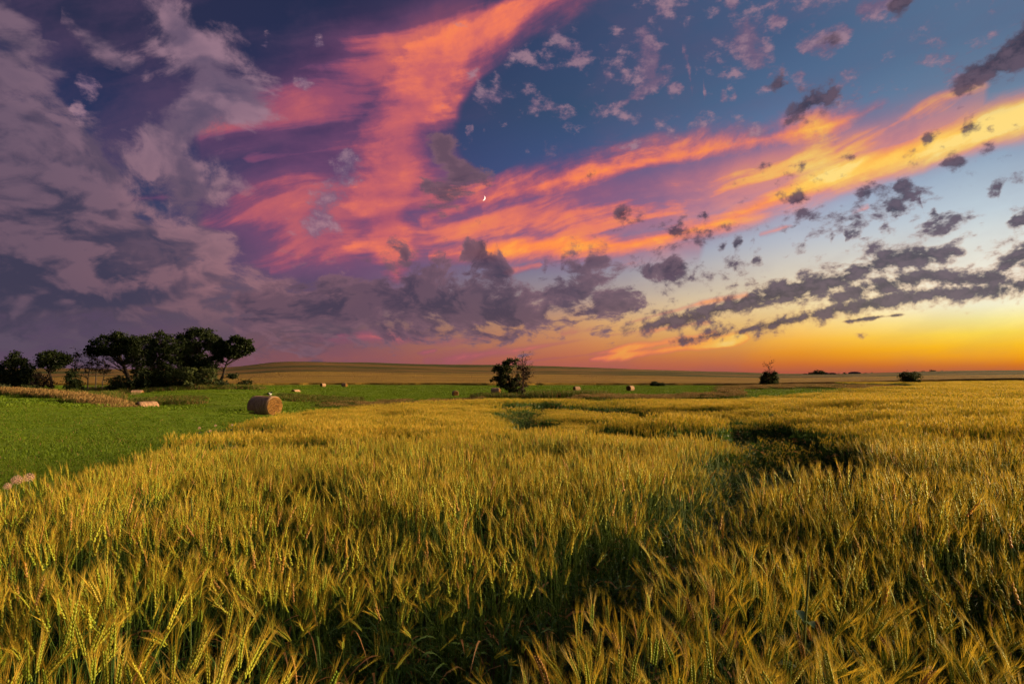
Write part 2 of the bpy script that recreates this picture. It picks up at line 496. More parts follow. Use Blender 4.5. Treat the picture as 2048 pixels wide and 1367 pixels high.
# ground seen directly (px, row, depth)
for px, py, Y in [
        (-150, 985, 8.5), (-150, 790, 62), (-150, 786, 95),
        (0, 985, 9), (0, 900, 15), (0, 840, 25), (0, 800, 45), (0, 791, 60), (0, 788, 90),
        (150, 950, 10.5), (150, 860, 22), (150, 812, 42), (150, 802, 58), (150, 800, 85),
        (300, 920, 12.5), (300, 860, 22), (300, 813, 41), (285, 784, 85), (240, 806, 70), (300, 803, 70),
        (400, 862, 24), (400, 822, 42), (400, 800, 68), (400, 781, 98),
        (532, 829, 43), (520, 800, 72), (520, 779, 104), (480, 776, 150),
        (593, 790, 140), (647, 774, 200), (690, 774, 200), (620, 812, 70), (760, 800, 90),
        (911, 792, 140), (993, 787, 125), (1025, 793, 95), (1153, 782, 150), (1260, 782, 140), (1150, 796, 78), (1350, 795, 80),
        (1480, 784, 85), (1640, 772, 110), (1313, 772, 220),
        (100, 776, 130), (330, 776, 112), (450, 777, 112)]:
    ctl(px, Y, z_at(py, Y))
ctl(1538, 150, z_at(769, 150) - 0.3)
ctl(1820, 170, z_at(767, 170) - 0.8)
ctl(297, 49, z_at(800, 49) - 1.5)
ctl(277, 92, z_at(777, 92) - 1.5)
# ground under the crop, from the rows where its tops are seen
for px, py, Y in [(310, 893, 7.8), (400, 862, 12), (480, 848, 15.6), (520, 836, 22), (600, 825, 29), (700, 812, 36), (850, 803, 38),
                  (1000, 850, 11.6), (1000, 815, 23), (1000, 799, 40), (1250, 850, 11.6), (1250, 799, 42), (1480, 798, 44), (1560, 791, 48),
                  (1640, 783, 56), (1700, 777, 62), (1760, 774, 75), (1815, 772, 90),
                  (1700, 830, 13), (1700, 800, 24), (2048, 820, 12.5), (2048, 800, 20), (2048, 775, 52), (2048, 763, 150), (1900, 774, 62), (1900, 765, 140),
                  (2200, 775, 50), (2200, 763, 150)]:
    ctl(px, Y, z_at(py, Y) - 0.9)
for px in (-150, 100, 300, 500, 700, 900, 1100, 1300, 1500):
    ctl(px, 235, z_at(770, 235))
for px, py, Y in [(1700, 766, 235), (2048, 757, 235), (2200, 757, 235),
                  (-150, 752, 480), (100, 752, 480), (300, 752, 480), (470, 750, 480), (600, 744, 480), (800, 747, 480), (1000, 750, 480), (1200, 752, 480), (1400, 755, 480), (1600, 758, 480), (1800, 753, 480), (2048, 749, 480),
                  (-150, 736, 760), (100, 738, 760), (300, 738, 760), (400, 738, 760), (470, 735, 740), (540, 726, 740), (600, 723, 740), (700, 726, 740), (850, 729, 740), (1000, 731, 740), (1150, 735, 760),
                  (1300, 740.5, 780), (1500, 744.5, 800), (1590, 750, 800), (1660, 749.5, 800), (1720, 748, 780), (1800, 745, 760), (1900, 743, 740), (2048, 741.5, 720), (2200, 741, 720)]:
    ctl(px, Y, z_at(py, Y))
for px in (-150, 300, 700, 1100, 1500, 1800, 2200):
    ctl(px, 1600, -4.0)
    ctl(px, 5000, -20.0)

_c = np.array(_ctrl)
_KA = 2.2
_AMAX = math.atan2(2200 - CX, F_PX)
def _coords(az, r):
    return np.stack([az * _KA, np.log(np.maximum(r, 0.8))], -1)
_P = _coords(_c[:, 0], _c[:, 1])
_V = _c[:, 2] / (_c[:, 1] + 8.0)
def _kern(d): return d ** 1.5
_dm = np.linalg.norm(_P[:, None] - _P[None], axis=-1)
_A = np.zeros((len(_P) + 3,) * 2)
_A[:len(_P), :len(_P)] = _kern(_dm) - np.eye(len(_P)) * 0.004
_A[:len(_P), -3] = 1; _A[:len(_P), -2:] = _P
_A[-3, :len(_P)] = 1; _A[-2:, :len(_P)] = _P.T
_W = np.linalg.solve(_A, np.concatenate([_V, np.zeros(3)]))


def gh(x, y):
    """ground height, vectorised"""
    x = np.asarray(x, float); y = np.asarray(y, float)
    sh = x.shape
    x = x.ravel(); y = y.ravel()
    r = np.hypot(x, y); az = np.arctan2(x, y)
    azc = np.clip(az, -_AMAX, _AMAX)
    out = np.empty_like(r)
    for i in range(0, len(r), 20000):
        q = _coords(azc[i:i + 20000], np.minimum(r[i:i + 20000], 6500))
        k = _kern(np.sqrt(((q[:, None] - _P[None]) ** 2).sum(-1)))
        out[i:i + 20000] = (k @ _W[:-3] + _W[-3] + q @ _W[-2:]) * (r[i:i + 20000] + 8.0)
    back = np.clip((np.abs(az) - 1.2) / 1.2, 0, 1)
    out = out * (1 - back) + back * (-0.01 * np.minimum(r, 400))
    near = np.clip((r - 0.8) / 2.0, 0, 1)
    out = out * near
    hills = np.clip((r - 420) / 200, 0, 1) * np.clip((2500 - r) / 1000, 0, 1)
    out = out + hills * (1.3 * fnoise(x, y, 0.012, 71, 3) + 0.5)
    return out.reshape(sh)


def gz(x, y):
    return float(gh(np.array([x]), np.array([y]))[0])


def at(px, Y):
    """plan position of a picture column at a depth"""
    return (px - CX) / F_PX * Y, Y


def fnoise(x, y, scale, seed=0, octaves=3):
    """cheap vectorised value noise in [-1, 1]"""
    x = np.asarray(x, float) * scale + seed * 17.3
    y = np.asarray(y, float) * scale + seed * 31.7
    tot = np.zeros_like(x); amp = 1.0; norm = 0.0
    for o in range(octaves):
        xi = np.floor(x); yi = np.floor(y)
        fx = x - xi; fy = y - yi
        fx = fx * fx * (3 - 2 * fx); fy = fy * fy * (3 - 2 * fy)
        def h(a, b):
            v = np.sin(a * 127.1 + b * 311.7 + seed * 7.77) * 43758.5453
            return (v - np.floor(v)) * 2 - 1
        v = (h(xi, yi) * (1 - fx) + h(xi + 1, yi) * fx) * (1 - fy) + (h(xi, yi + 1) * (1 - fx) + h(xi + 1, yi + 1) * fx) * fy
        tot += v * amp; norm += amp
        amp *= 0.5; x = x * 2.03 + 5.1; y = y * 2.03 + 9.2
    return tot / norm


# plan outlines (picture column, depth)
WHEAT_EDGE = [(-900, 2.2), (-350, 2.9), (0, 3.9), (100, 4.9), (220, 5.8), (255, 5.9), (275, 6.6), (310, 7.8), (400, 12), (480, 15.6), (520, 22), (600, 29), (700, 36), (850, 39), (1000, 41),
              (1250, 43), (1480, 45), (1560, 49), (1640, 57), (1700, 63), (1760, 77), (1830, 96), (1830, 120), (1780, 150), (1700, 190), (1640, 226)]
WHEAT_POLY = np.array([at(*p) for p in WHEAT_EDGE] + [(700, 226), (700, -60), (-60, -60), (-8, 0)])
FAR_EDGE = [(-1200, 225), (-150, 232), (450, 236), (1000, 236), (1500, 236), (1640, 232), (1900, 226)]


def poly_sd(x, y, poly):
    """signed distance to a closed outline, positive inside"""
    x = np.asarray(x, float); y = np.asarray(y, float)
    best = np.full(x.shape, 1e18); inside = np.zeros(x.shape, bool)
    n = len(poly)
    for i in range(n):
        ax, ay = poly[i]; bx, by = poly[(i + 1) % n]
        ex, ey = bx - ax, by - ay
        h = np.clip(((x - ax) * ex + (y - ay) * ey) / (ex * ex + ey * ey), 0, 1)
        best = np.minimum(best, (x - ax - ex * h) ** 2 + (y - ay - ey * h) ** 2)
        if ey != 0:
            c = ((ay > y) != (by > y)) & (x < ex * (y - ay) / ey + ax)
            inside ^= c
    return np.sqrt(best) * np.where(inside, 1, -1)


def line_d(x, y, pts):
    best = np.full(np.shape(x), 1e18)
    for (ax, ay), (bx, by) in zip(pts, pts[1:]):
        ex, ey = bx - ax, by - ay
        h = np.clip(((x - ax) * ex + (y - ay) * ey) / (ex * ex + ey * ey), 0, 1)
        best = np.minimum(best, (x - ax - ex * h) ** 2 + (y - ay - ey * h) ** 2)
    return np.sqrt(best)


def wheat_sd(x, y):
    return poly_sd(x, y, WHEAT_POLY) + fnoise(x, y, 0.9, 3) * np.clip(np.hypot(x, y) * 0.03, 0.05, 0.5)


def add_mesh(name, verts, faces, mats, parent=None, smooth=False, mat_index=None, uvs=None):
    me = D.meshes.new(name)
    if isinstance(verts, np.ndarray) and isinstance(faces, np.ndarray):
        nv, nf, k = len(verts), len(faces), faces.shape[1]
        me.vertices.add(nv); me.vertices.foreach_set('co', verts.astype(np.float32).ravel())
        me.loops.add(nf * k); me.loops.foreach_set('vertex_index', faces.astype(np.int32).ravel())
        me.polygons.add(nf); me.polygons.foreach_set('loop_start', np.arange(0, nf * k, k, dtype=np.int32))
        me.polygons.foreach_set('loop_total', np.full(nf, k, np.int32))
        me.update(calc_edges=True)
    else:
        me.from_pydata(verts, [], faces)
    for m in (mats if isinstance(mats, (list, tuple)) else [mats]):
        me.materials.append(m)
    if mat_index is not None:
        me.polygons.foreach_set('material_index', np.asarray(mat_index, np.int32))
    if smooth:
        me.polygons.foreach_set('use_smooth', np.ones(len(me.polygons), bool))
    me.update()
    o = D.objects.new(name, me)
    COL.objects.link(o)
    if parent is not None:
        o.parent = parent
    return o


def vattr(me, name, vals, kind='FLOAT'):
    a = me.attributes.new(name, kind, 'POINT')
    vals = np.asarray(vals, np.float32)
    a.data.foreach_set('value' if kind in ('FLOAT', 'INT') else ('vector' if kind == 'FLOAT_VECTOR' else 'color'), vals.ravel())


# ------------------------------------------------------------------ materials
def new_mat(name):
    m = D.materials.new(name)
    m.use_nodes = True
    m.node_tree.nodes.clear()
    return m, G(m.node_tree)


def finish(m, g, color, rough=0.8, trans=0.0, tcol=None, normal=None, spec=0.3):
    p = g.node('ShaderNodeBsdfPrincipled')
    g.put(p.inputs['Base Color'], color)
    g.put(p.inputs['Roughness'], rough)
    p.inputs['Specular IOR Level'].default_value = spec
    if normal is not None:
        g.put(p.inputs['Normal'], normal)
    out = g.node('ShaderNodeOutputMaterial')
    if trans > 0:
        tr = g.node('ShaderNodeBsdfTranslucent')
        g.put(tr.inputs[0], tcol if tcol is not None else color)
        mx = g.node('ShaderNodeMixShader')
        mx.inputs[0].default_value = trans
        g.t.links.new(p.outputs[0], mx.inputs[1]); g.t.links.new(tr.outputs[0], mx.inputs[2])
        g.t.links.new(mx.outputs[0], out.inputs[0])
    else:
        g.t.links.new(p.outputs[0], out.inputs[0])
    return m


def attr(g, name):
    n = g.node('ShaderNodeAttribute', attribute_name=name)
    return n.outputs['Fac']


def plant_mat(name, lo, hi, rough=0.6, trans=0.35, spec=0.3, third=None, rows=False):
    """plant tissue: colour runs from LO to HI with the per-stalk 'tint' and a per-plant random"""
    m, g = new_mat(name)
    oi = g.node('ShaderNodeObjectInfo')
    f = g.m('FRACT', g.add(attr(g, 'tint'), g.mul(oi.outputs['Random'], 0.35)))
    c = g.mix(f, lo, hi)
    if third:
        c = g.mix(g.step(f, 0.86, 0.93), c, third)
    pos = g.node('ShaderNodeNewGeometry').outputs['Position']
    big = g.noise(pos if not rows else g.v('MULTIPLY', pos, (0.25, 1.1, 0.2)), 0.35, 3, 0.5)
    c = g.mix(g.step(big, 0.35, 0.65, 0.0, 0.5 if rows else 0.22), c, g.v('MULTIPLY', c, (0.72, 0.86, 0.7)))
    return finish(m, g, c, rough, trans, spec=spec)


M = {}
M['awn'] = plant_mat('wheat_awn', (0.54, 0.375, 0.034), (0.82, 0.53, 0.058), 0.5, 0.40, 0.4)
M['ear'] = plant_mat('wheat_ear', (0.23, 0.33, 0.019), (0.52, 0.47, 0.04), 0.5, 0.25, 0.4, third=(0.58, 0.30, 0.10))
M['stem'] = plant_mat('wheat_stem', (0.055, 0.11, 0.014), (0.12, 0.175, 0.024), 0.55, 0.25, 0.3)
M['blade'] = plant_mat('wheat_leaf', (0.040, 0.092, 0.016), (0.085, 0.15, 0.026), 0.5, 0.35, 0.35, third=(0.42, 0.20, 0.075))
M['grass'] = plant_mat('meadow_grass', (0.10, 0.165, 0.006), (0.17, 0.225, 0.011), 0.6, 0.35, 0.25, rows=True)
M['drygrass'] = plant_mat('dry_grass', (0.18, 0.115, 0.04), (0.34, 0.19, 0.07), 0.7, 0.3, 0.2)
M['weed'] = plant_mat('rough_grass', (0.06, 0.11, 0.012), (0.14, 0.15, 0.02), 0.65, 0.3, 0.2)


def ground_mat():
    """earth under the crop, mown meadow, stubbly banks and the far hills: by the zones laid out on the sheet"""
    m, g = new_mat('ground')
    pos = g.node('ShaderNodeNewGeometry').outputs['Position']
    n_big = g.noise(pos, 0.05, 4, 0.55)
    n_mid = g.noise(pos, 0.6, 4, 0.6)
    n_fine = g.noise(pos, 9.0, 3, 0.6)
    meadow = g.mix(n_mid, (0.10, 0.165, 0.006), (0.17, 0.225, 0.011))
    meadow = g.mix(g.step(n_big, 0.45, 0.7, 0, 0.5), meadow, (0.22, 0.23, 0.022))
    meadow = g.mix(g.step(n_fine, 0.35, 0.7, 0, 0.4), meadow, (0.06, 0.12, 0.006))
    soil = g.mix(n_fine, (0.055, 0.035, 0.02), (0.12, 0.075, 0.04))
    st = g.noise(g.v('MULTIPLY', pos, (0.004, 0.02, 0.05)), 1.0, 6, 0.6)
    st2 = g.noise(g.v('MULTIPLY', pos, (0.02, 0.09, 0.2)), 1.0, 5, 0.6)
    hill = g.mix(g.step(st, 0.45, 0.58), (0.055, 0.058, 0.012), (0.20, 0.105, 0.03))
    hill = g.mix(g.step(st2, 0.45, 0.65, 0, 0.6), hill, (0.09, 0.07, 0.02))
    rough = g.mix(n_mid, (0.12, 0.12, 0.03), (0.26, 0.17, 0.06))
    c = g.mix(attr(g, 'soil'), meadow, soil)
    c = g.mix(attr(g, 'rough'), c, rough)
    c = g.mix(attr(g, 'hill'), c, hill)
    bump = g.node('ShaderNodeBump')
    bump.inputs['Strength'].default_value = 0.6
    bump.inputs['Distance'].default_value = 0.15
    g.put(bump.inputs['Height'], g.add(n_mid, g.mul(n_fine, 0.4)))
    return finish(m, g, c, 0.9, normal=bump.outputs[0], spec=0.1)


M['ground'] = ground_mat()


def build_ground():
    az = np.concatenate([np.arange(-180, -52, 4), np.arange(-52, 52.01, 0.22), np.arange(56, 180, 4)]) * math.pi / 180
    r = np.concatenate([[0.05, 0.3, 0.6], np.geomspace(0.9, 1100, 330), np.geomspace(1200, 6000, 14)])
    A, Rr = np.meshgrid(az, r)
    x, y = np.sin(A) * Rr, np.cos(A) * Rr
    z = gh(x, y)
    # small-scale roll of the meadow
    z += fnoise(x, y, 0.25, 5) * np.clip((Rr - 6) / 40, 0, 1) * 0.10 * np.clip(2 - Rr / 300, 0, 1)
    na, nr = len(az), len(r)
    v = np.stack([x, y, z], -1).reshape(-1, 3)
    i = np.arange(nr - 1)[:, None] * na + np.arange(na)[None]
    j = np.arange(nr - 1)[:, None] * na + (np.arange(na)[None] + 1) % na
    f = np.stack([i, i + na, j + na, j], -1).reshape(-1, 4)[:, ::-1]
    o = add_mesh('ground', v, f, M['ground'], smooth=True)
    X, Y = v[:, 0], v[:, 1]
    sd = poly_sd(X, Y, WHEAT_POLY)
    vattr(o.data, 'soil', np.clip(sd / 0.3 + 0.5, 0, 1))
    Yd = np.maximum(Y, 1)
    px = CX + X / Yd * F_PX
    front = Y > 5
    rough = np.zeros(len(X))
    # uncut strip before the far crop at right, and round the lone tree
    rough = np.maximum(rough, front * np.clip((px - 1440) / 60, 0, 1) * np.clip((Y - 80) / 20, 0, 1) * np.clip((1830 - px) / 40, 0, 1))
    rough = np.maximum(rough, front * np.clip((px - 640) / 120, 0, 1) * np.clip(1 - np.abs(Y - 76 - 12 * fnoise(X, Y, 0.05, 9)) / 16, 0, 1) * 0.8 * (px < 1500))
    hill = np.clip((np.hypot(X, Y) - 300) / 60, 0, 1)
    vattr(o.data, 'rough', np.clip(rough + 0.3 * fnoise(X, Y, 0.15, 11) * (rough > 0), 0, 1))
    vattr(o.data, 'hill', hill)
    tag(o, kind='structure')
    return o


ground = build_ground()


# ------------------------------------------------------------------ plants built as triangle soups
class Soup:
    """collects triangles with a material slot and a per-plant tint"""
    def __init__(self):
        self.v, self.f, self.m, self.t = [], [], [], []
        self.n = 0

    def add(self, verts, faces, mat, tint):
        verts = np.asarray(verts, float)
        self.v.append(verts)
        self.f.append(np.asarray(faces, int) + self.n)
        self.m.append(np.full(len(faces), mat))
        self.t.append(np.full(len(verts), tint))
        self.n += len(verts)

    def build(self, name, mats, parent=None, link=True):
        o = add_mesh(name, np.concatenate(self.v), np.concatenate(self.f), mats, parent, mat_index=np.concatenate(self.m))
        vattr(o.data, 'tint', np.concatenate(self.t))
        if not link:
            COL.objects.unlink(o)
        return o


def strip(pts, widths, side):
    """a ribbon along pts; side is the width direction"""
    pts = np.asarray(pts, float); side = np.asarray(side, float)
    w = np.asarray(widths, float)[:, None] * 0.5
    if side.ndim == 1:
        side = np.broadcast_to(side, pts.shape)
    v = np.concatenate([pts - side * w, pts + side * w])
    n = len(pts)
    f = []
    for i in range(n - 1):
        if widths[i] > 1e-5:
            f.append((i, i + 1, n + i))
        f.append((i + 1, n + i + 1, n + i)) if widths[i + 1] > 1e-5 or widths[i] <= 1e-5 else None
    return v, f


def tube(pts, radii, k=4):
    pts = np.asarray(pts, float)
    n = len(pts)
    v = np.zeros((n, k, 3))
    for i in range(n):
        d = pts[min(i + 1, n - 1)] - pts[max(i - 1, 0)]
        d /= np.linalg.norm(d) + 1e-9
        a = np.cross(d, (0.37, 0.92, 0.1) if abs(d[1]) < 0.9 else (1, 0, 0))
        a /= np.linalg.norm(a) + 1e-9
        b = np.cross(d, a)
        for j in range(k):
            t = 2 * math.pi * j / k
            v[i, j] = pts[i] + (a * math.cos(t) + b * math.sin(t)) * radii[i]
    f = []
    for i in range(n - 1):
        for j in range(k):
            p, q = i * k + j, i * k + (j + 1) % k
            f += [(p, q, q + k), (p, q + k, p + k)]
    return v.reshape(-1, 3), f


def unit(v):
    v = np.asarray(v, float)
    return v / (np.linalg.norm(v) + 1e-9)


def stem_curve(rng, base, h, lean, az, n):
    s = np.linspace(0, 1, n)
    d = np.array([math.cos(az), math.sin(az)])
    off = lean * h * s ** 2.2
    p = np.zeros((n, 3))
    p[:, :2] = np.asarray(base)[:2] + d[None] * off[:, None]
    p[:, 2] = h * s * (1 - 0.12 * lean * s)
    return p


def leaf(soup, rng, root, az, length, width, mat, tint, n=6, droop=1.0):
    s = np.linspace(0, 1, n)
    d = np.array([math.cos(az), math.sin(az), 0])
    rise = rng.uniform(0.5, 0.95)
    out = length * (0.55 * s + 0.35 * s ** 2)
    up = length * (rise * s - droop * rng.uniform(0.7, 1.35) * s ** 2.3)
    pts = np.asarray(root)[None] + d[None] * out[:, None] + np.array([0, 0, 1])[None] * up[:, None]
    w = width * np.clip(np.minimum(0.35 + 2.2 * s, 1.0) * (1 - s ** 2.2), 0, 1)
    w[-1] = 0
    tw = rng.uniform(-0.9, 0.9)
    sd = np.array([-d[1] * math.cos(tw), d[0] * math.cos(tw), math.sin(tw)])
    v, f = strip(pts, w, sd)
    soup.add(v, f, mat, tint)


STEM, LEAF, EAR, AWN = 0, 1, 2, 3
WHEAT_MATS = [M['stem'], M['blade'], M['ear'], M['awn']]


def wheat_parts(rng, h, lean, az, base=(0, 0)):
    """one full stalk: separate soups for stem, leaves, ear and beard"""
    tint = rng.random()
    P = stem_curve(rng, base, h, lean, az, 7)
    stem, ear, beard = Soup(), Soup(), Soup()
    stem.add(*tube(P, np.linspace(0.0023, 0.0013, 7), 4), STEM, tint)
    leaves = []
    for fr in (rng.uniform(0.18, 0.3), rng.uniform(0.4, 0.52), rng.uniform(0.62, 0.74)):
        lf = Soup()
        i = fr * 6
        k = int(i)
        root = P[k] + (P[k + 1] - P[k]) * (i - k)
        leaf(lf, rng, root, rng.uniform(0, 6.283), rng.uniform(0.16, 0.27), rng.uniform(0.009, 0.014), LEAF, rng.random(), 7, rng.uniform(0.7, 1.5))
        leaves.append(lf)
    d = unit(P[-1] - P[-2])
    bend = np.array([math.cos(az), math.sin(az), 0]) * (0.5 * lean + rng.uniform(0, 0.25))
    side = unit(np.cross(d, (math.sin(az * 3 + 1), math.cos(az * 3 + 1), 0.2)))
    L = rng.uniform(0.075, 0.105)
    n = 10
    p = P[-1].copy()
    for i in range(2 * n):
        s = i / (2 * n)
        dd = unit(d + bend * s)
        p = p + dd * L / (2 * n)
        sg = 1 if i % 2 else -1
        face = unit(np.cross(dd, side))
        size = (1.0 - 0.55 * abs(s - 0.35)) * rng.uniform(0.9, 1.1)
        c = p + side * sg * 0.0040 * size
        ax = unit(dd + side * sg * 0.38 + face * rng.uniform(-0.15, 0.15))
        a, b = unit(np.cross(ax, face)), face
        ln, wd, th = 0.0150 * size, 0.0044 * size, 0.0038 * size
        lo, mid, top = c - ax * ln * 0.3, c + ax * ln * 0.25, c + ax * ln * 0.85
        v = [lo, mid + a * wd, mid + b * th, mid - a * wd, mid - b * th, top]
        f = [(0, 2, 1), (0, 3, 2), (0, 4, 3), (0, 1, 4), (5, 1, 2), (5, 2, 3), (5, 3, 4), (5, 4, 1)]
        ear.add(v, f, EAR, tint)
        for q in range(2 if i > 12 else 1):
            al = rng.uniform(0.055, 0.095) * (1.1 - 0.35 * s)
            ad = unit(dd + side * sg * rng.uniform(0.05, 0.26) + face * rng.uniform(-0.2, 0.2))
            e = top + ad * al + np.array([0, 0, 0.004])
            m1 = top + ad * al * 0.5
            w = unit(np.cross(ad, face + side * rng.uniform(-0.6, 0.6))) * 0.00048
            beard.add([top - w, top + w, m1 + w * 0.7, m1 - w * 0.7, e], [(0, 1, 2), (0, 2, 3), (3, 2, 4)], AWN, (tint + rng.uniform(-.1, .1)) % 1)
    return stem, leaves, ear, beard


def merge(soups):
    s = Soup()
    for q in soups:
        for v, f, m, t in zip(q.v, q.f, q.m, q.t):
            s.v.append(v); s.m.append(m); s.t.append(t); s.f.append(f + s.n)
        s.n += q.n
    return s


def wheat_mid(soup, rng, base, h):
    """a stalk for the middle distance"""
    tint = rng.random()
    lean, az = abs(rng.normal(0, 0.13)), rng.uniform(0, 6.283)
    P = stem_curve(rng, base, h, lean, az, 4)
    soup.add(*tube(P, [0.0026, 0.0024, 0.0022, 0.0018], 3), STEM, tint)
    for fr in (0.35, 0.62):
        i = min(2, int(fr * 3))
        leaf(soup, rng, P[i] + (P[i + 1] - P[i]) * 0.4, rng.uniform(0, 6.283), rng.uniform(0.15, 0.24), 0.013, LEAF, rng.random(), 4, rng.uniform(0.6, 1.4))
    d = unit(unit(P[-1] - P[-2]) + np.array([math.cos(az), math.sin(az), 0]) * rng.uniform(0, 0.25))
    side = unit(np.cross(d, rng.normal(size=3)))
    face = np.cross(d, side)
    L = rng.uniform(0.075, 0.1)
    n = 7
    for i in range(n):
        c = P[-1] + d * L * (i + 0.5) / n
        sg = 1 if i % 2 else -1
        w = 0.0075 * (1.1 - 0.5 * i / n)
        tip = c + d * 0.016 + side * sg * 0.006
        soup.add([c - d * 0.006, c + side * w + face * 0.002, c - side * w, tip, c + face * w], [(0, 1, 4), (0, 4, 2), (4, 1, 3), (2, 4, 3), (0, 2, 1), (1, 2, 3)], EAR, tint)
    for i in range(14):
        s = (i + 0.5) / 14
        b = P[-1] + d * L * (0.1 + 0.9 * s)
        ad = unit(d + side * rng.uniform(-0.3, 0.3) + face * rng.uniform(-0.3, 0.3))
        w = unit(np.cross(ad, rng.normal(size=3))) * 0.0010
        soup.add([b - w, b + w, b + ad * rng.uniform(0.055, 0.09)], [(0, 1, 2)], AWN, (tint + rng.uniform(-.1, .1)) % 1)


def wheat_far(soup, rng, base, h, k=1.0):
    """a stalk that covers only a pixel or so: stem, one leaf, ear and a fan of awns"""
    tint = rng.random()
    az = rng.uniform(0, 6.283)
    lean = abs(rng.normal(0, 0.13))
    top = np.array([base[0] + math.cos(az) * lean * h, base[1] + math.sin(az) * lean * h, h])
    b = np.array([base[0], base[1], 0.0])
    sd = np.array([math.cos(az * 5), math.sin(az * 5), 0])
    soup.add([b - sd * 0.004 * k, b + sd * 0.004 * k, top + sd * 0.003 * k, top - sd * 0.003 * k], [(0, 1, 2), (0, 2, 3)], STEM, tint)
    m = b + (top - b) * rng.uniform(0.4, 0.75)
    la = rng.uniform(0, 6.283)
    ld = np.array([math.cos(la), math.sin(la), 0])
    soup.add([m, m + ld * 0.07 + np.array([-ld[1] * 0.01 * k, ld[0] * 0.01 * k, 0.09]), m + ld * 0.16 + np.array([0, 0, 0.02])], [(0, 1, 2)], LEAF, rng.random())
    d = unit(top - b + rng.normal(0, 0.12, 3) * h)
    s = unit(np.cross(d, rng.normal(size=3))); f = np.cross(d, s)
    e = top + d * 0.09
    for a in (s, f):
        soup.add([top, top + d * 0.04 + a * 0.006 * k, e, top + d * 0.04 - a * 0.006 * k], [(0, 1, 2), (0, 2, 3)], EAR, tint)
    for i in range(5):
        ad = unit(d + s * rng.uniform(-0.35, 0.35) + f * rng.uniform(-0.35, 0.35))
        q = top + d * rng.uniform(0.02, 0.08)
        w = unit(np.cross(ad, rng.normal(size=3))) * 0.0030 * k
        soup.add([q - w, q + w, q + ad * rng.uniform(0.065, 0.1)], [(0, 1, 2)], AWN, (tint + rng.uniform(-.1, .1)) % 1)


# ------------------------------------------------------------------ scattering (stuff only)
def scatter(name, sources, pos, rot, scl, idx, label, category=None):
    """one object that stands SOURCES on many points"""
    col = D.collections.new(name + '_sources')
    for o in sources:
        col.objects.link(o)
    me = D.meshes.new(name)
    n = len(pos)
    me.vertices.add(n)
    me.vertices.foreach_set('co', np.asarray(pos, np.float32).ravel())
    vattr(me, 'rot', rot, 'FLOAT_VECTOR')
    vattr(me, 'scl', scl, 'FLOAT_VECTOR')
    a = me.attributes.new('pick', 'INT', 'POINT')
    a.data.foreach_set('value', np.asarray(idx, np.int32))
    o = D.objects.new(name, me)
    COL.objects.link(o)
    ng = D.node_groups.new(name + '_nodes', 'GeometryNodeTree')
    ng.interface.new_socket('Geometry', in_out='INPUT', socket_type='NodeSocketGeometry')
    ng.interface.new_socket('Geometry', in_out='OUTPUT', socket_type='NodeSocketGeometry')
    N, L = ng.nodes, ng.links
    gi, go = N.new('NodeGroupInput'), N.new('NodeGroupOutput')
    ci = N.new('GeometryNodeCollectionInfo')
    ci.inputs['Collection'].default_value = col
    ci.inputs['Separate Children'].default_value = True
    ci.inputs['Reset Children'].default_value = True
    ip = N.new('GeometryNodeInstanceOnPoints')
    ip.inputs['Pick Instance'].default_value = True

    def na(nm, typ):
        q = N.new('GeometryNodeInputNamedAttribute')
        q.data_type = typ
        q.inputs['Name'].default_value = nm
        return next(s for s in q.outputs if s.enabled and s.name == 'Attribute')
    e2r = N.new('FunctionNodeEulerToRotation')
    L.new(na('rot', 'FLOAT_VECTOR'), e2r.inputs[0])
    L.new(gi.outputs[0], ip.inputs['Points'])
    L.new(ci.outputs[0], ip.inputs['Instance'])
    L.new(na('pick', 'INT'), ip.inputs['Instance Index'])
    L.new(e2r.outputs[0], ip.inputs['Rotation'])
    L.new(na('scl', 'FLOAT_VECTOR'), ip.inputs['Scale'])
    L.new(ip.outputs[0], go.inputs[0])
    md = o.modifiers.new('scatter', 'NODES')
    md.node_group = ng
    tag(o, label, category, kind='stuff')
    return o


# ------------------------------------------------------------------ the wheat field
# wheel tracks and trampled ground (x, y, half width)
TRACKS = [
    [(-1.7, 1.9, .2), (-1.1, 2.1, .28), (-0.5, 2.2, .36), (0.0, 2.4, .34), (0.42, 2.75, .28), (0.85, 3.4, .22), (1.4, 4.2, .28), (2.1, 5.4, .38), (3.2, 7.6, .42), (4.3, 9.8, .42), (5.2, 12.2, .44), (5.8, 15.5, .6),
     (5.6, 19, .95), (5.0, 24, 1.05), (4.4, 30, 1.1), (3.8, 34, .8)],
    [(-0.25, 0.9, .22), (-0.28, 1.5, .30), (-0.22, 2.1, .34)],
    [(2.6, 4.6, .2), (3.6, 6.4, .3), (4.9, 9.0, .4), (6.0, 11.6, .45), (6.8, 15, .4)],
    [(2.6, 12.6, .4), (1.7, 13.2, .7), (1.0, 14.2, .75), (0.7, 17, .7), (0.4, 21, .8), (0.1, 26, 1.1), (0.9, 32, 1.2), (2.8, 37, .9)],
    [(-2.6, 4.2, .2), (-1.9, 4.5, .28), (-1.1, 4.6, .2)],
    [(-1.5, 7.0, .3), (0.4, 7.5, .42), (1.2, 7.2, .3)],
]


def track_cover(x, y):
    """1 in the wheel tracks, 0 in standing crop"""
    t = np.zeros(np.shape(x))
    for pts in TRACKS:
        for (ax, ay, aw), (bx, by, bw) in zip(pts, pts[1:]):
            ex, ey = bx - ax, by - ay
            h = np.clip(((x - ax) * ex + (y - ay) * ey) / (ex * ex + ey * ey), 0, 1)
            d = np.hypot(x - ax - ex * h, y - ay - ey * h)
            w = aw + (bw - aw) * h
            t = np.maximum(t, np.clip(1.5 - (d + 0.3 * w * fnoise(x, y, 1.3, 21)) / w, 0, 1))
    return np.clip(t * 1.4, 0, 1)


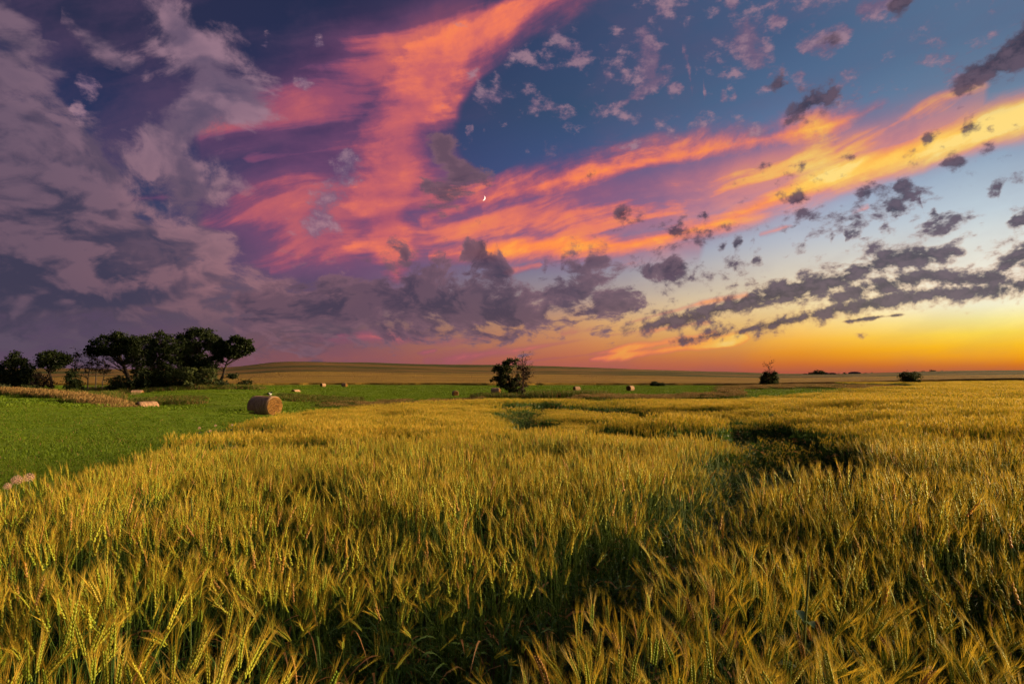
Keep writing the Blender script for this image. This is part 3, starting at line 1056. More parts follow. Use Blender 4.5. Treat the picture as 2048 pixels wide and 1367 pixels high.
def crop_height(x, y):
    r = np.hypot(x, y)
    h = 1.0 + 0.10 * fnoise(x, y, 0.75, 31, 2) + 0.13 * fnoise(x, y, 2.4, 32, 2)
    # hollows that run across the slope
    sw = fnoise(x * 0.35 + y * 0.1, y * 0.9 - x * 0.12, 0.55, 35, 2)
    h -= 0.30 * np.clip((sw - 0.2) * 3.0, 0, 1)
    # the crop leans away and lies lower on the near side of the far tracks
    for pts in (TRACKS[0][10:], TRACKS[3]):
        best = np.full(np.shape(x), 1e9); near = np.zeros(np.shape(x))
        for (ax, ay, aw), (bx, by, bw) in zip(pts, pts[1:]):
            ex, ey = bx - ax, by - ay
            t = np.clip(((x - ax) * ex + (y - ay) * ey) / (ex * ex + ey * ey), 0, 1)
            d = np.hypot(x - ax - ex * t, y - ay - ey * t)
            closer = d < best
            near = np.where(closer, (ay + ey * t) * 1.0 - y + 0.15 * d, near)
            best = np.where(closer, d, best)
        h = h - 0.34 * np.exp(-(best / 2.6) ** 2) * (near > 0)
    return np.clip(h, 0.5, 1.15)


rng = np.random.default_rng(7)


def sector(r0, r1, spacing, az0, az1, jitter=0.5):
    """jittered grid points of a sector"""
    m = r1
    gx = np.arange(-m, m, spacing)
    X, Y = np.meshgrid(gx, gx)
    X = X.ravel() + rng.uniform(-jitter, jitter, X.size) * spacing
    Y = Y.ravel() + rng.uniform(-jitter, jitter, Y.size) * spacing
    r = np.hypot(X, Y); az = np.degrees(np.arctan2(X, Y))
    k = (r >= r0) & (r < r1) & (az > az0) & (az < az1)
    return X[k], Y[k]


def leanrot(x, y, amount=0.10, track=None):
    """rotation: a random turn, leaning with the slow sway of the crop"""
    lx = 0.10 * fnoise(x, y, 0.5, 41, 2) + rng.normal(0, amount * 0.5, len(x)) - 0.03
    ly = 0.08 * fnoise(x, y, 0.5, 42, 2) + rng.normal(0, amount * 0.5, len(x))
    if track is not None:
        lx += track * rng.normal(0, 0.45, len(x)); ly += track * rng.normal(0, 0.45, len(x))
    return np.stack([lx, ly, rng.uniform(0, 6.283, len(x))], -1)


def wheat():
    # --- near stalks, each with its parts
    kinds = []
    for i in range(14):
        st, lv, ear, beard = wheat_parts(rng, rng.uniform(0.70, 0.80), abs(rng.normal(0, 0.2)), rng.uniform(0, 6.283))
        kinds.append((st, lv, ear, beard))
    x, y = sector(1.38, 2.9, 0.052, -75, 75)
    tr = track_cover(x, y)
    sd = wheat_sd(x, y)
    k = (sd > 0) & (y > 0.15) & (rng.random(len(x)) > tr * 0.8)
    x, y, tr = x[k], y[k], tr[k]
    z = gh(x, y)
    hs = crop_height(x, y) * rng.normal(1.0, 0.06, len(x)) * (1 - 0.5 * tr)
    rot = leanrot(x, y, 0.16, tr)
    pick = rng.integers(0, len(kinds), len(x))
    # the 300 that show largest: nearest ones whose ears stand inside the picture
    zt = z + hs * 0.86
    pxx = CX + x / y * F_PX
    pyy = HORIZON + (CAM_Z - zt) / y * F_PX
    vis = (pxx > 5) & (pxx < 2043) & (pyy < 1345) & (y > 0.9)
    order = np.argsort(np.where(vis, y, 1e9))[:300]
    chosen = np.zeros(len(x), bool); chosen[order] = True
    parts = []
    for st, lv, ear, beard in kinds:
        objs = [('stem', st), *[('leaf', l) for l in lv], ('ear', ear)]
        ms = []
        for nm, sp in objs:
            o = sp.build(nm, WHEAT_MATS)
            me = o.data
            D.objects.remove(o)
            ms.append((nm, me))
        ob = beard.build('beard', WHEAT_MATS)
        bm = ob.data
        D.objects.remove(ob)
        parts.append((ms, bm))
    for i in order:
        root = D.objects.new('wheat_stalk', None)
        root.empty_display_size = 0.05
        COL.objects.link(root)
        root.location = (x[i], y[i], z[i])
        root.rotation_euler = rot[i]
        root.scale = (1, 1, hs[i])
        ms, bm = parts[pick[i]]
        for nm, me in ms:
            c = D.objects.new(nm, me); COL.objects.link(c); c.parent = root
            if nm == 'ear':
                b = D.objects.new('beard', bm); COL.objects.link(b); b.parent = c
        px = pxx[i]
        where = 'left' if px < 700 else ('right' if px > 1350 else 'middle')
        tag(root, {'left': 'bearded green-gold wheat stalk standing at the front left of the crop',
                   'middle': 'bearded green-gold wheat stalk standing at the front middle of the crop',
                   'right': 'bearded green-gold wheat stalk standing at the front right of the crop'}[where], 'wheat', 'wheat stalks at the front ' + where)
    src = [merge([st, *lv, ear, beard]).build('wheat_plant', WHEAT_MATS, link=False) for st, lv, ear, beard in kinds]
    q = ~chosen
    # --- small tufts out to ten metres
    tufts = []
    for i in range(8):
        s = Soup()
        for _ in range(30):
            wheat_mid(s, rng, rng.uniform(-0.17, 0.17, 2), rng.uniform(0.66, 0.82))
        tufts.append(s.build('wheat_tuft', WHEAT_MATS, link=False))
    x1, y1 = sector(2.8, 11, 0.27, -62, 60)
    t1 = track_cover(x1, y1)
    k = (wheat_sd(x1, y1) > 0) & (rng.random(len(x1)) > t1 * 0.9)
    x1, y1, t1 = x1[k], y1[k], t1[k]
    h1 = crop_height(x1, y1) * rng.normal(1, 0.05, len(x1)) * (1 - 0.66 * t1)
    # --- wider tufts to thirty metres
    wide = []
    for i in range(6):
        s = Soup()
        for _ in range(190):
            wheat_far(s, rng, rng.uniform(-0.5, 0.5, 2), rng.uniform(0.68, 0.84), 1.0)
        wide.append(s.build('wheat_drift', WHEAT_MATS, link=False))
    x2, y2 = sector(10.5, 31, 0.62, -56, 54)
    t2 = track_cover(x2, y2)
    k = (wheat_sd(x2, y2) > 0.15) & (rng.random(len(x2)) > t2 * 0.76)
    x2, y2, t2 = x2[k], y2[k], t2[k]
    h2 = crop_height(x2, y2) * rng.normal(1, 0.05, len(x2)) * (1 - 0.68 * t2)
    # --- and on to the far edge
    vast = []
    for i in range(5):
        s = Soup()
        for _ in range(420):
            wheat_far(s, rng, rng.uniform(-1.6, 1.6, 2), rng.uniform(0.68, 0.86), 2.6)
        vast.append(s.build('wheat_swathe', WHEAT_MATS, link=False))
    x3, y3 = sector(29, 240, 2.0, -52, 52)
    t3 = track_cover(x3, y3)
    k = (wheat_sd(x3, y3) > 0.9) & (rng.random(len(x3)) > t3 * 0.6)
    x3, y3 = x3[k], y3[k]
    h3 = crop_height(x3, y3) * rng.normal(1, 0.04, len(x3)) * (1 - 0.6 * t3[k])

    # --- trampled leaves and straw in the tracks
    flat = []
    for i in range(5):
        s = Soup()
        for _ in range(46):
            b = np.array([*rng.uniform(-0.26, 0.26, 2), 0.0])
            leaf(s, rng, b + [0, 0, rng.uniform(0, 0.12)], rng.uniform(0, 6.283), rng.uniform(0.14, 0.3), rng.uniform(0.009, 0.015), LEAF, rng.random(), 5, rng.uniform(0.5, 1.3))
        for _ in range(12):
            az = rng.uniform(0, 6.283)
            p = stem_curve(rng, rng.uniform(-0.25, 0.25, 2), rng.uniform(0.15, 0.4), rng.uniform(0.5, 1.4), az, 4)
            s.add(*tube(p, [0.003, 0.003, 0.0025, 0.002], 3), STEM, rng.random())
        flat.append(s.build('wheat_litter', WHEAT_MATS, link=False))
    xf, yf = sector(1.2, 38, 0.30, -60, 55)
    kf = (wheat_sd(xf, yf) > 0.1)
    xf, yf = xf[kf], yf[kf]
    kf = track_cover(xf, yf) > 0.25
    xf, yf = xf[kf], yf[kf]
    sources = src + tufts + wide + vast + flat
    o0, o1, o2, o3 = 0, len(src), len(src) + len(tufts), len(src) + len(tufts) + len(wide)
    X = np.concatenate([x[q], x1, x2, x3, xf]); Y = np.concatenate([y[q], y1, y2, y3, yf])
    Z = gh(X, Y)
    H = np.concatenate([hs[q], h1, h2, h3, rng.uniform(0.6, 1.4, len(xf))])
    rots = np.concatenate([rot[q], leanrot(x1, y1, 0.08, t1), leanrot(x2, y2, 0.05, t2 * 0.6), leanrot(x3, y3, 0.0) * np.array([0.3, 0.3, 1]), leanrot(xf, yf, 0.05)])
    W = np.ones(len(X))
    pk = np.concatenate([pick[q], o1 + rng.integers(0, len(tufts), len(x1)), o2 + rng.integers(0, len(wide), len(x2)), o3 + rng.integers(0, len(vast), len(x3)), o3 + len(vast) + rng.integers(0, len(flat), len(xf))])
    print('wheat instances', q.sum(), len(x1), len(x2), len(x3))
    for i, o in enumerate(sources):
        o.name = 'wheat_source_%03d' % i
    scatter('wheat_field', sources, np.stack([X, Y, Z], -1), rots, np.stack([W, W, H], -1), pk, 'standing ripening wheat crop, golden and green', None)


wheat()


# ------------------------------------------------------------------ meadow grass
def blade(soup, rng, x, y, h, w, mat, tint, bend=0.35):
    a = rng.uniform(0, 6.283)
    d = np.array([math.cos(a), math.sin(a), 0]); s = np.array([-d[1], d[0], 0]) * w / 2
    b = np.array([x, y, -0.01]); m = b + d * h * bend * 0.3 + np.array([0, 0, h * 0.6]); t = b + d * h * bend + np.array([0, 0, h])
    soup.add([b - s, b + s, m + s * 0.8, m - s * 0.8, t], [(0, 1, 2), (0, 2, 3), (3, 2, 4)], mat, tint)


def meadow():
    G_M = [M['grass'], M['weed'], M['drygrass']]
    near, mid, far = [], [], []
    for i in range(5):
        s = Soup()
        for _ in range(150):
            blade(s, rng, *rng.uniform(-0.24, 0.24, 2), rng.uniform(0.03, 0.075), rng.uniform(0.004, 0.007), 0 if rng.random() < 0.96 else 2, rng.random(), rng.uniform(0.2, 1.0))
        near.append(s.build('g', G_M, link=False))
        s = Soup()
        for _ in range(260):
            blade(s, rng, *rng.uniform(-0.65, 0.65, 2), rng.uniform(0.035, 0.08), rng.uniform(0.012, 0.02), 0 if rng.random() < 0.97 else 2, rng.random(), rng.uniform(0.3, 1.0))
        mid.append(s.build('g', G_M, link=False))
        s = Soup()
        for _ in range(300):
            blade(s, rng, *rng.uniform(-2.2, 2.2, 2), rng.uniform(0.07, 0.15), rng.uniform(0.05, 0.09), 0 if rng.random() < 0.95 else 1, rng.random(), rng.uniform(0.4, 1.2))
        far.append(s.build('g', G_M, link=False))
    xs, ys, pk, sc = [], [], [], []
    for lst, r0, r1, sp, a0, a1, base in ((near, 3.2, 17, 0.34, -62, -15, 0), (mid, 16.5, 48, 0.95, -58, 20, 5), (far, 46, 240, 3.2, -54, 40, 10)):
        x, y = sector(r0, r1, sp, a0, a1)
        k = (poly_sd(x, y, WHEAT_POLY) < 0.12) & (y < 233)
        x, y = x[k], y[k]
        xs.append(x); ys.append(y); pk.append(base + rng.integers(0, 5, len(x)))
        sc.append(1 + 0.35 * fnoise(x, y, 0.2, 51, 2))
    X, Y = np.concatenate(xs), np.concatenate(ys)
    S_ = np.concatenate(sc)
    rots = np.stack([np.zeros(len(X)), np.zeros(len(X)), rng.uniform(0, 6.283, len(X))], -1)
    src = near + mid + far
    for i, o in enumerate(src):
        o.name = 'grass_source_%03d' % i
    zz = gh(X, Y) + fnoise(X, Y, 0.25, 5) * np.clip((np.hypot(X, Y) - 6) / 40, 0, 1) * 0.10 * np.clip(2 - np.hypot(X, Y) / 300, 0, 1)
    print('grass instances', len(X))
    scatter('meadow_grass', src, np.stack([X, Y, zz], -1), rots, np.stack([np.ones(len(X)), np.ones(len(X)), S_], -1), np.concatenate(pk), 'short green grass of the mown hay meadow')


meadow()


# ------------------------------------------------------------------ far crop and tall grass
def crop_mat():
    m, g = new_mat('far_grain')
    pos = g.node('ShaderNodeNewGeometry').outputs['Position']
    st = g.noise(g.v('MULTIPLY', pos, (0.006, 0.035, 0.05)), 1.0, 6, 0.6)
    st2 = g.noise(g.v('MULTIPLY', pos, (0.05, 0.25, 0.3)), 1.0, 5, 0.65)
    c = g.mix(g.step(st, 0.38, 0.62), (0.34, 0.20, 0.035), (0.25, 0.13, 0.033))
    c = g.mix(g.step(st2, 0.40, 0.66, 0, 0.7), c, (0.18, 0.115, 0.025))
    c = g.mix(g.step(st, 0.60, 0.72, 0, 0.8), c, (0.085, 0.085, 0.02))
    bump = g.node('ShaderNodeBump')
    bump.inputs['Strength'].default_value = 1.0
    bump.inputs['Distance'].default_value = 0.5
    g.put(bump.inputs['Height'], g.noise(pos, 1.3, 4, 0.65))
    return finish(m, g, c, 0.9, normal=bump.outputs[0], spec=0.1)


M['crop'] = crop_mat()


def far_crop():
    ex = np.array([at(*p) for p in FAR_EDGE])
    eaz = np.arctan2(ex[:, 0], ex[:, 1]); er = np.hypot(ex[:, 0], ex[:, 1])
    az = np.radians(np.arange(-56, 56.01, 0.3))
    r0 = np.interp(az, eaz, er) + 1.2 * fnoise(az * 60, az * 0, 1.0, 61)
    rows = [(0.0, -0.05), (0.25, 0.80), (1.0, 0.92)] + [(d, 0.95) for d in np.geomspace(3, 235, 50)] + [(244, -0.3)]
    v, na = [], len(az)
    for d, h in rows:
        rr = r0 + d
        x, y = np.sin(az) * rr, np.cos(az) * rr
        z = gh(x, y) + h + (0.10 * fnoise(x, y, 0.3, 62) if 0 < h else 0)
        v.append(np.stack([x, y, z], -1))
    v = np.concatenate(v)
    n = len(rows)
    i = np.arange(n - 1)[:, None] * na + np.arange(na - 1)[None]
    f = np.stack([i, i + 1, i + na + 1, i + na], -1).reshape(-1, 4)
    o = add_mesh('grain_field', v, f, M['crop'])
    tag(o, kind='structure')


far_crop()


def tall_grass():
    Gm = [M['grass'], M['weed'], M['drygrass']]
    dry, wild = [], []
    for i in range(4):
        s = Soup()
        for _ in range(170):
            x, y = rng.uniform(-0.9, 0.9, 2)
            h = rng.uniform(0.6, 1.05)
            blade(s, rng, x, y, h, 0.03, 1, rng.random(), 0.2)
            a = rng.uniform(0, 6.283)
            c = np.array([x + 0.2 * h * math.cos(a), y + 0.2 * h * math.sin(a), h * rng.uniform(0.92, 1.1)])
            sd = np.array([math.cos(a * 3), math.sin(a * 3), 0]) * 0.03
            s.add([c - [0, 0, 0.16], c + sd, c + [0, 0, 0.16], c - sd], [(0, 1, 2), (0, 2, 3)], 2, rng.random())
        dry.append(s.build('g', Gm, link=False))
        s = Soup()
        for _ in range(150):
            x, y = rng.normal(0, 0.55, 2)
            blade(s, rng, x, y, rng.uniform(0.25, 0.75), 0.05, 1 if rng.random() < 0.75 else 2, rng.random(), rng.uniform(0.2, 0.9))
        wild.append(s.build('g', Gm, link=False))
    src = dry + wild
    pts = []
    # uncut strip at left
    line = [at(-260, 70), at(-100, 64), at(0, 61), at(150, 55), at(215, 50.5), at(265, 47)]
    for (ax, ay), (bx, by) in zip(line, line[1:]):
        n = int(math.hypot(bx - ax, by - ay) / 0.28)
        for t in np.linspace(0, 1, max(n, 2)):
            for k in range(3):
                pts.append((ax + (bx - ax) * t + rng.normal(0, 0.5), ay + (by - ay) * t + k * 1.1 + rng.normal(0, 0.4), rng.integers(0, 4), rng.uniform(0.6, 0.9) * (1.0 if ax < at(200, 50)[0] else 0.75)))
    # wild growth: banks in front of the lone tree, the hollow at left, edge of the wheat, strip at right
    def patch(px0, px1, Y0, Y1, n, k0, k1, s0, s1):
        px, Y = rng.uniform(px0, px1, n), rng.uniform(Y0, Y1, n)
        x, y = (px - CX) / F_PX * Y, Y
        for i in np.flatnonzero(poly_sd(x, y, WHEAT_POLY) < -0.3):
            pts.append((x[i], y[i], rng.integers(k0, k1), rng.uniform(s0, s1)))
    patch(955, 1110, 88, 99, 130, 4, 8, 0.8, 1.5)
    patch(1060, 1210, 80, 96, 170, 4, 8, 0.9, 1.7)
    patch(1150, 1480, 70, 84, 420, 2, 8, 0.3, 0.6)
    patch(640, 960, 66, 82, 240, 3, 8, 0.25, 0.5)
    patch(560, 720, 76, 92, 160, 4, 8, 0.4, 0.9)
    patch(1430, 1830, 96, 146, 900, 0, 8, 0.2, 0.45)
    patch(180, 520, 104, 122, 380, 4, 8, 0.8, 1.6)
    patch(280, 400, 64, 72, 130, 4, 8, 0.5, 1.0)
    patch(440, 520, 104, 118, 60, 4, 8, 0.9, 1.5)
    patch(-60, 240, 72, 100, 360, 4, 8, 0.9, 1.9)
    P = np.array([(p[0], p[1]) for p in pts])
    # a ragged fringe along the near wheat edge
    z = gh(P[:, 0], P[:, 1])
    sc = np.array([p[3] for p in pts])
    for i, o in enumerate(src):
        o.name = 'tall_grass_source_%03d' % i
    rots = np.stack([rng.normal(0, 0.05, len(P)), rng.normal(0, 0.05, len(P)), rng.uniform(0, 6.283, len(P))], -1)
    scatter('tall_grass', src, np.stack([P[:, 0], P[:, 1], z], -1), rots, np.stack([np.ones(len(P)), np.ones(len(P)), sc], -1), [p[2] for p in pts], 'tall uncut grass with tan seed heads on the banks')


tall_grass()


# ------------------------------------------------------------------ trees
def foliage_mat(name, lo, hi):
    m, g = new_mat(name)
    c = g.mix(attr(g, 'tint'), lo, hi)
    return finish(m, g, c, 0.65, 0.25, spec=0.2)


def bark_mat(name, lo, hi):
    m, g = new_mat(name)
    pos = g.node('ShaderNodeTexCoord').outputs['Object']
    n = g.noise(g.v('MULTIPLY', pos, (6, 6, 1.2)), 1.0, 5, 0.65)
    return finish(m, g, g.mix(g.step(n, 0.35, 0.65), lo, hi), 0.9, spec=0.1)


M['leaves_dark'] = foliage_mat('cottonwood_leaves', (0.012, 0.020, 0.006), (0.034, 0.046, 0.011))
M['leaves_green'] = foliage_mat('tree_leaves', (0.028, 0.040, 0.011), (0.075, 0.088, 0.022))
M['leaves_sage'] = foliage_mat('shrub_leaves', (0.05, 0.06, 0.025), (0.12, 0.12, 0.05))
M['leaves_brown'] = foliage_mat('dying_leaves', (0.030, 0.020, 0.014), (0.07, 0.045, 0.03))
M['bark'] = bark_mat('bark', (0.028, 0.020, 0.015), (0.07, 0.05, 0.038))
M['bark_pale'] = bark_mat('pale_bark', (0.10, 0.075, 0.055), (0.22, 0.17, 0.13))
M['bark_dead'] = bark_mat('dead_wood', (0.05, 0.03, 0.026), (0.11, 0.065, 0.05))


def curve_pts(a, b, n, bow, r):
    a, b = np.asarray(a, float), np.asarray(b, float)
    t = np.linspace(0, 1, n)[:, None]
    c = a + (b - a) * t
    L = np.linalg.norm(b - a)
    c += np.array([0, 0, 1])[None] * (bow * L * 4 * t * (1 - t))
    w = r.normal(0, 0.05 * L, 3)
    c += w[None] * np.sin(math.pi * t) + r.normal(0, 0.02 * L, (n, 3)) * np.sin(math.pi * t)
    return c


def tree(name, label, cat, px, py, Y, trunk, blobs, leafmat, bark, leafsize=0.27, density=1.0, rad=0.3, seed=0, group=None, bare=0.0, twigs=0, clump=0.74, grow=1.16):
    """trunk: [(px, py)...] from the ground up; blobs: leafy masses (px, py, rx, ry) in picture units at depth Y"""
    r = np.random.default_rng(seed)
    k = Y / F_PX
    x0, y0 = at(px, Y)
    z0 = gz(x0, y0)
    root = D.objects.new(name, None)
    COL.objects.link(root)
    root.location = (x0, y0, z0)
    base_row = HORIZON + (CAM_Z - z0) / Y * F_PX
    to = lambda qx, qy: np.array([(qx - px) * k, 0.0, (base_row - qy) * k])
    tp = [to(*p) for p in trunk]
    tp[0] = np.array([tp[0][0], 0, -0.15])
    for i in range(1, len(tp)):
        tp[i] = tp[i] + np.array([0, r.normal(0, 0.25), 0])
    T = []
    for a, b in zip(tp, tp[1:]):
        for t in np.linspace(0, 1, 5)[:-1]:
            T.append(a + (b - a) * t + r.normal(0, 0.04, 3))
    T.append(tp[-1])
    T = np.array(T)
    wood = Soup()
    n = len(T)
    radii = rad * (1 - 0.72 * np.linspace(0, 1, n)) * np.r_[1.35, 1.12, np.ones(n - 2)]
    trunk_soup = Soup()
    trunk_soup.add(*tube(T, radii, 7), 0, 0.5)
    crown = Soup()
    nclump = 0
    for bx, by, rx, ry in blobs:
        c = to(bx, by)
        R_ = np.array([rx * k, max(rx, ry) * k * 0.8, ry * k]) * grow
        vol = R_[0] * R_[1] * R_[2]
        m = max(3, int(density * 5.2 * (R_[0] * R_[2] + R_[0] * R_[1] + R_[1] * R_[2]) / (clump * clump * 3.2)))
        for _ in range(m):
            d = unit(r.normal(size=3)) * r.uniform(0.35, 1.0) ** 0.5
            cc = c + d * R_ * r.uniform(0.85, 1.08)
            nclump += 1
            # limb from the trunk to this clump
            if r.random() < 0.25:
                h = np.clip(cc[2] - np.linalg.norm(cc[:2] - T[n // 2][:2]) * r.uniform(0.5, 0.9), T[n // 4][2], T[-1][2])
                j = int(np.argmin(np.abs(T[:, 2] - h)))
                q = curve_pts(T[j], cc, 6, r.uniform(-0.05, 0.06), r)
                rr = min(radii[j] * 0.6, rad * 0.32)
                wood.add(*tube(q, np.linspace(rr, 0.02, 6), 4), 0, 0.5)
            if r.random() < bare:
                for _t in range(4):
                    q = curve_pts(cc, cc + r.normal(0, 0.55, 3) + [0, 0, 0.25], 4, 0, r)
                    wood.add(*tube(q, [0.02, 0.016, 0.012, 0.006], 3), 0, 0.5)
                continue
            cr = clump * r.uniform(0.55, 1.25)
            nl = int(46 * (cr / clump) ** 2 * (0.27 / leafsize) ** 1.2)
            tint0 = r.uniform(0, 0.7)
            P = cc + r.normal(0, 0.46, (nl, 3)) * cr * np.array([1, 1, 0.75])
            nn = r.normal(size=(nl, 3)) + np.array([0, 0, 0.5]); nn /= np.linalg.norm(nn, axis=1)[:, None]
            aa = np.cross(nn, r.normal(size=(nl, 3))); aa /= np.linalg.norm(aa, axis=1)[:, None] + 1e-9
            bb = np.cross(nn, aa)
            s = leafsize * r.uniform(0.6, 1.35, (nl, 1))
            v = np.stack([P - aa * s * 0.5, P + bb * s * 0.42, P + aa * s * 0.75, P - bb * s * 0.42], 1).reshape(-1, 3)
            i4 = np.arange(nl)[:, None] * 4
            f = np.concatenate([i4 + [0, 1, 2], i4 + [0, 2, 3]])
            crown.add(v, f, 0, 0)
            crown.t[-1] = np.repeat(np.clip(tint0 + r.uniform(-0.15, 0.35, nl), 0, 1), 4)
    for _ in range(twigs):
        j = r.integers(n // 3, n)
        d = unit(r.normal(size=3) * [1, 1, 0.6] + [0, 0, 0.7])
        L = r.uniform(0.8, 2.4)
        e = T[j] + d * L
        q = curve_pts(T[j], e, 6, 0.05, r)
        wood.add(*tube(q, np.linspace(radii[j] * 0.5, 0.018, 6), 4), 0, 0.5)
        for _s in range(5):
            i = r.integers(2, 6)
            e2 = q[i] + unit(r.normal(size=3) + d + [0, 0, 0.3]) * L * r.uniform(0.25, 0.5)
            q2 = curve_pts(q[i], e2, 4, 0.04, r)
            wood.add(*tube(q2, [0.022, 0.018, 0.014, 0.008], 3), 0, 0.5)
            for _u in range(2):
                e3 = q2[2] + unit(r.normal(size=3) + d) * L * 0.18
                wood.add(*tube(curve_pts(q2[2], e3, 3, 0, r), [0.014, 0.011, 0.006], 3), 0, 0.5)
    t = trunk_soup.build('trunk', [bark], root)
    if wood.v:
        b = wood.build('branches', [bark], t)
        b['kind'] = 'stuff'
    if crown.v:
        crown.build('crown', [leafmat], root)
    tag(root, label, cat, group)
    return root


GR = 'trees of the dark grove'
tree('cottonwood_tree', 'dense dark bushy tree at the left end of the grove', 'tree', 30, 788, 108, [(30, 788), (32, 765), (30, 735), (26, 715)],
     [(8, 762, 26, 22), (34, 742, 26, 26), (54, 760, 20, 22), (26, 716, 10, 12), (-14, 755, 22, 24), (30, 770, 34, 14), (46, 728, 10, 10)], M['leaves_dark'], M['bark'], density=1.25, seed=1, group=GR)
tree('cottonwood_tree', 'dark umbrella-crowned tree between the bushy tree and the bare saplings', 'tree', 106, 789, 106, [(106, 789), (105, 765), (102, 745), (104, 725)],
     [(106, 714, 26, 10), (88, 720, 13, 11), (124, 719, 15, 9), (100, 729, 18, 9), (116, 728, 12, 7), (134, 716, 5, 5)], M['leaves_dark'], M['bark'], density=1.2, rad=0.32, seed=2, group=GR)
tree('brush_shrub', 'reddish brown half-dead brush below the umbrella-crowned tree', 'shrub', 88, 789, 104, [(88, 789), (86, 775), (84, 760)],
     [(82, 762, 16, 16), (98, 770, 12, 14), (72, 770, 10, 14)], M['leaves_brown'], M['bark_dead'], density=0.8, rad=0.1, seed=3, bare=0.45)
tree('dark_shrub', 'dark rounded shrub right of the umbrella-crowned tree', 'shrub', 147, 788, 104, [(147, 788), (147, 775), (148, 760)],
     [(147, 762, 13, 16), (152, 778, 15, 9), (136, 780, 12, 8), (145, 746, 6, 8)], M['leaves_dark'], M['bark'], density=1.4, rad=0.12, seed=4)
tree('sapling_tree', 'thin half-bare tree right of the dark rounded shrub', 'tree', 157, 786, 110, [(157, 786), (156, 760), (153, 735), (155, 706)],
     [(155, 712, 6, 9), (149, 724, 6, 6), (160, 735, 7, 6), (150, 740, 6, 5)], M['leaves_dark'], M['bark_dead'], density=0.7, rad=0.12, seed=5, twigs=16, bare=0.3)
for i, (px, top, off) in enumerate([(178, 716, 2), (194, 712, -1), (206, 722, 2)]):
    tree('sapling_tree', ['leftmost of three pale-trunked half-bare saplings left of the grove', 'middle of three pale-trunked half-bare saplings left of the grove', 'rightmost of three pale-trunked half-bare saplings left of the grove'][i],
         'tree', px, 780, 112, [(px, 780), (px + off, 757), (px + off * 2, 738), (px + off, top)],
         [(px, top + 8, 9, 7), (px + 6, top + 20, 8, 6), (px - 6, top + 22, 7, 6)], M['leaves_brown'], M['bark_pale'], density=0.55, rad=0.13, seed=10 + i, twigs=14, bare=0.35, group='pale-trunked saplings')
tree('cottonwood_tree', 'big dark tree leaning left at the left of the main grove', 'tree', 264, 778, 112, [(264, 778), (257, 748), (243, 722), (228, 694)],
     [(218, 688, 28, 17), (262, 716, 14, 14), (244, 676, 19, 11), (193, 698, 18, 11), (262, 688, 17, 15), (212, 702, 24, 8), (236, 698, 24, 12), (182, 708, 8, 4), (228, 670, 12, 6)], M['leaves_dark'], M['bark'], density=1.15, rad=0.42, seed=20, group=GR, twigs=10)
tree('cottonwood_tree', 'dark narrow tree between the left-leaning tree and the brown-trunked one', 'tree', 284, 779, 116, [(284, 779), (283, 750), (284, 720), (286, 695)],
     [(283, 692, 18, 17), (285, 750, 18, 14), (278, 716, 18, 18), (294, 680, 11, 8), (268, 705, 12, 12), (294, 735, 12, 14)], M['leaves_dark'], M['bark'], density=1.25, rad=0.34, seed=21, group=GR)
tree('cottonwood_tree', 'dark tree with a brown trunk in the middle of the grove', 'tree', 321, 781, 108, [(321, 781), (322, 752), (319, 725), (322, 690)],
     [(321, 678, 19, 13), (300, 706, 14, 16), (346, 706, 16, 18), (330, 748, 20, 12), (350, 735, 14, 14), (316, 704, 19, 16), (339, 690, 12, 16), (332, 724, 14, 12), (304, 690, 10, 12), (310, 728, 12, 10)], M['leaves_dark'], M['bark_dead'], density=1.25, rad=0.36, seed=22, group=GR)
tree('cottonwood_tree', 'tallest broad dark tree at the right of the grove', 'tree', 398, 778, 112, [(398, 778), (402, 750), (400, 725), (398, 690)],
     [(394, 680, 34, 18), (395, 740, 24, 14), (418, 730, 18, 14), (372, 742, 18, 14), (364, 688, 18, 20), (420, 684, 20, 15), (378, 712, 26, 18), (408, 663, 14, 5), (402, 722, 20, 12), (386, 664, 12, 6), (358, 715, 14, 16)], M['leaves_dark'], M['bark'], density=1.25, rad=0.5, seed=23, group=GR, twigs=6)
tree('cottonwood_tree', 'dark tree leaning right, last on the right of the grove', 'tree', 437, 778, 110, [(437, 778), (446, 748), (454, 724), (470, 704)],
     [(468, 690, 20, 12), (436, 704, 14, 12), (430, 722, 12, 10), (490, 688, 12, 9), (455, 702, 15, 9), (484, 706, 13, 5), (440, 688, 16, 11), (500, 697, 6, 7), (474, 678, 12, 6), (463, 712, 14, 5), (466, 752, 6, 4)], M['leaves_dark'], M['bark'], density=1.1, rad=0.3, seed=24, group=GR, twigs=8, clump=0.5)
for i, (bx, by, rx, ry, mt, lb) in enumerate([
        (240, 766, 22, 12, 'leaves_dark', 'low dark bush under the left-leaning tree'),
        (296, 760, 24, 18, 'leaves_dark', 'low dark bush between the narrow tree and the brown trunk'),
        (350, 758, 27, 20, 'leaves_dark', 'dark bush right of the brown trunk in the grove'),
        (384, 755, 15, 20, 'leaves_green', 'slender young green tree before the tallest dark tree'),
        (418, 756, 17, 17, 'leaves_green', 'olive green bush left of the right-leaning tree'),
        (447, 771, 16, 9, 'leaves_dark', 'low bush at the foot of the right-leaning tree')]):
    tree('undergrowth_bush', lb, 'bush', bx, 779, 106 + i % 3, [(bx, 779), (bx + 1, by + 4), (bx, by - ry * 0.5)],
         [(bx, by, rx, ry), (bx - rx * 0.6, by + ry * 0.4, rx * 0.5, ry * 0.6), (bx + rx * 0.6, by + ry * 0.35, rx * 0.5, ry * 0.6)], M[mt], M['bark_pale'] if i in (3, 4) else M['bark'], density=1.2, rad=0.1, seed=30 + i)
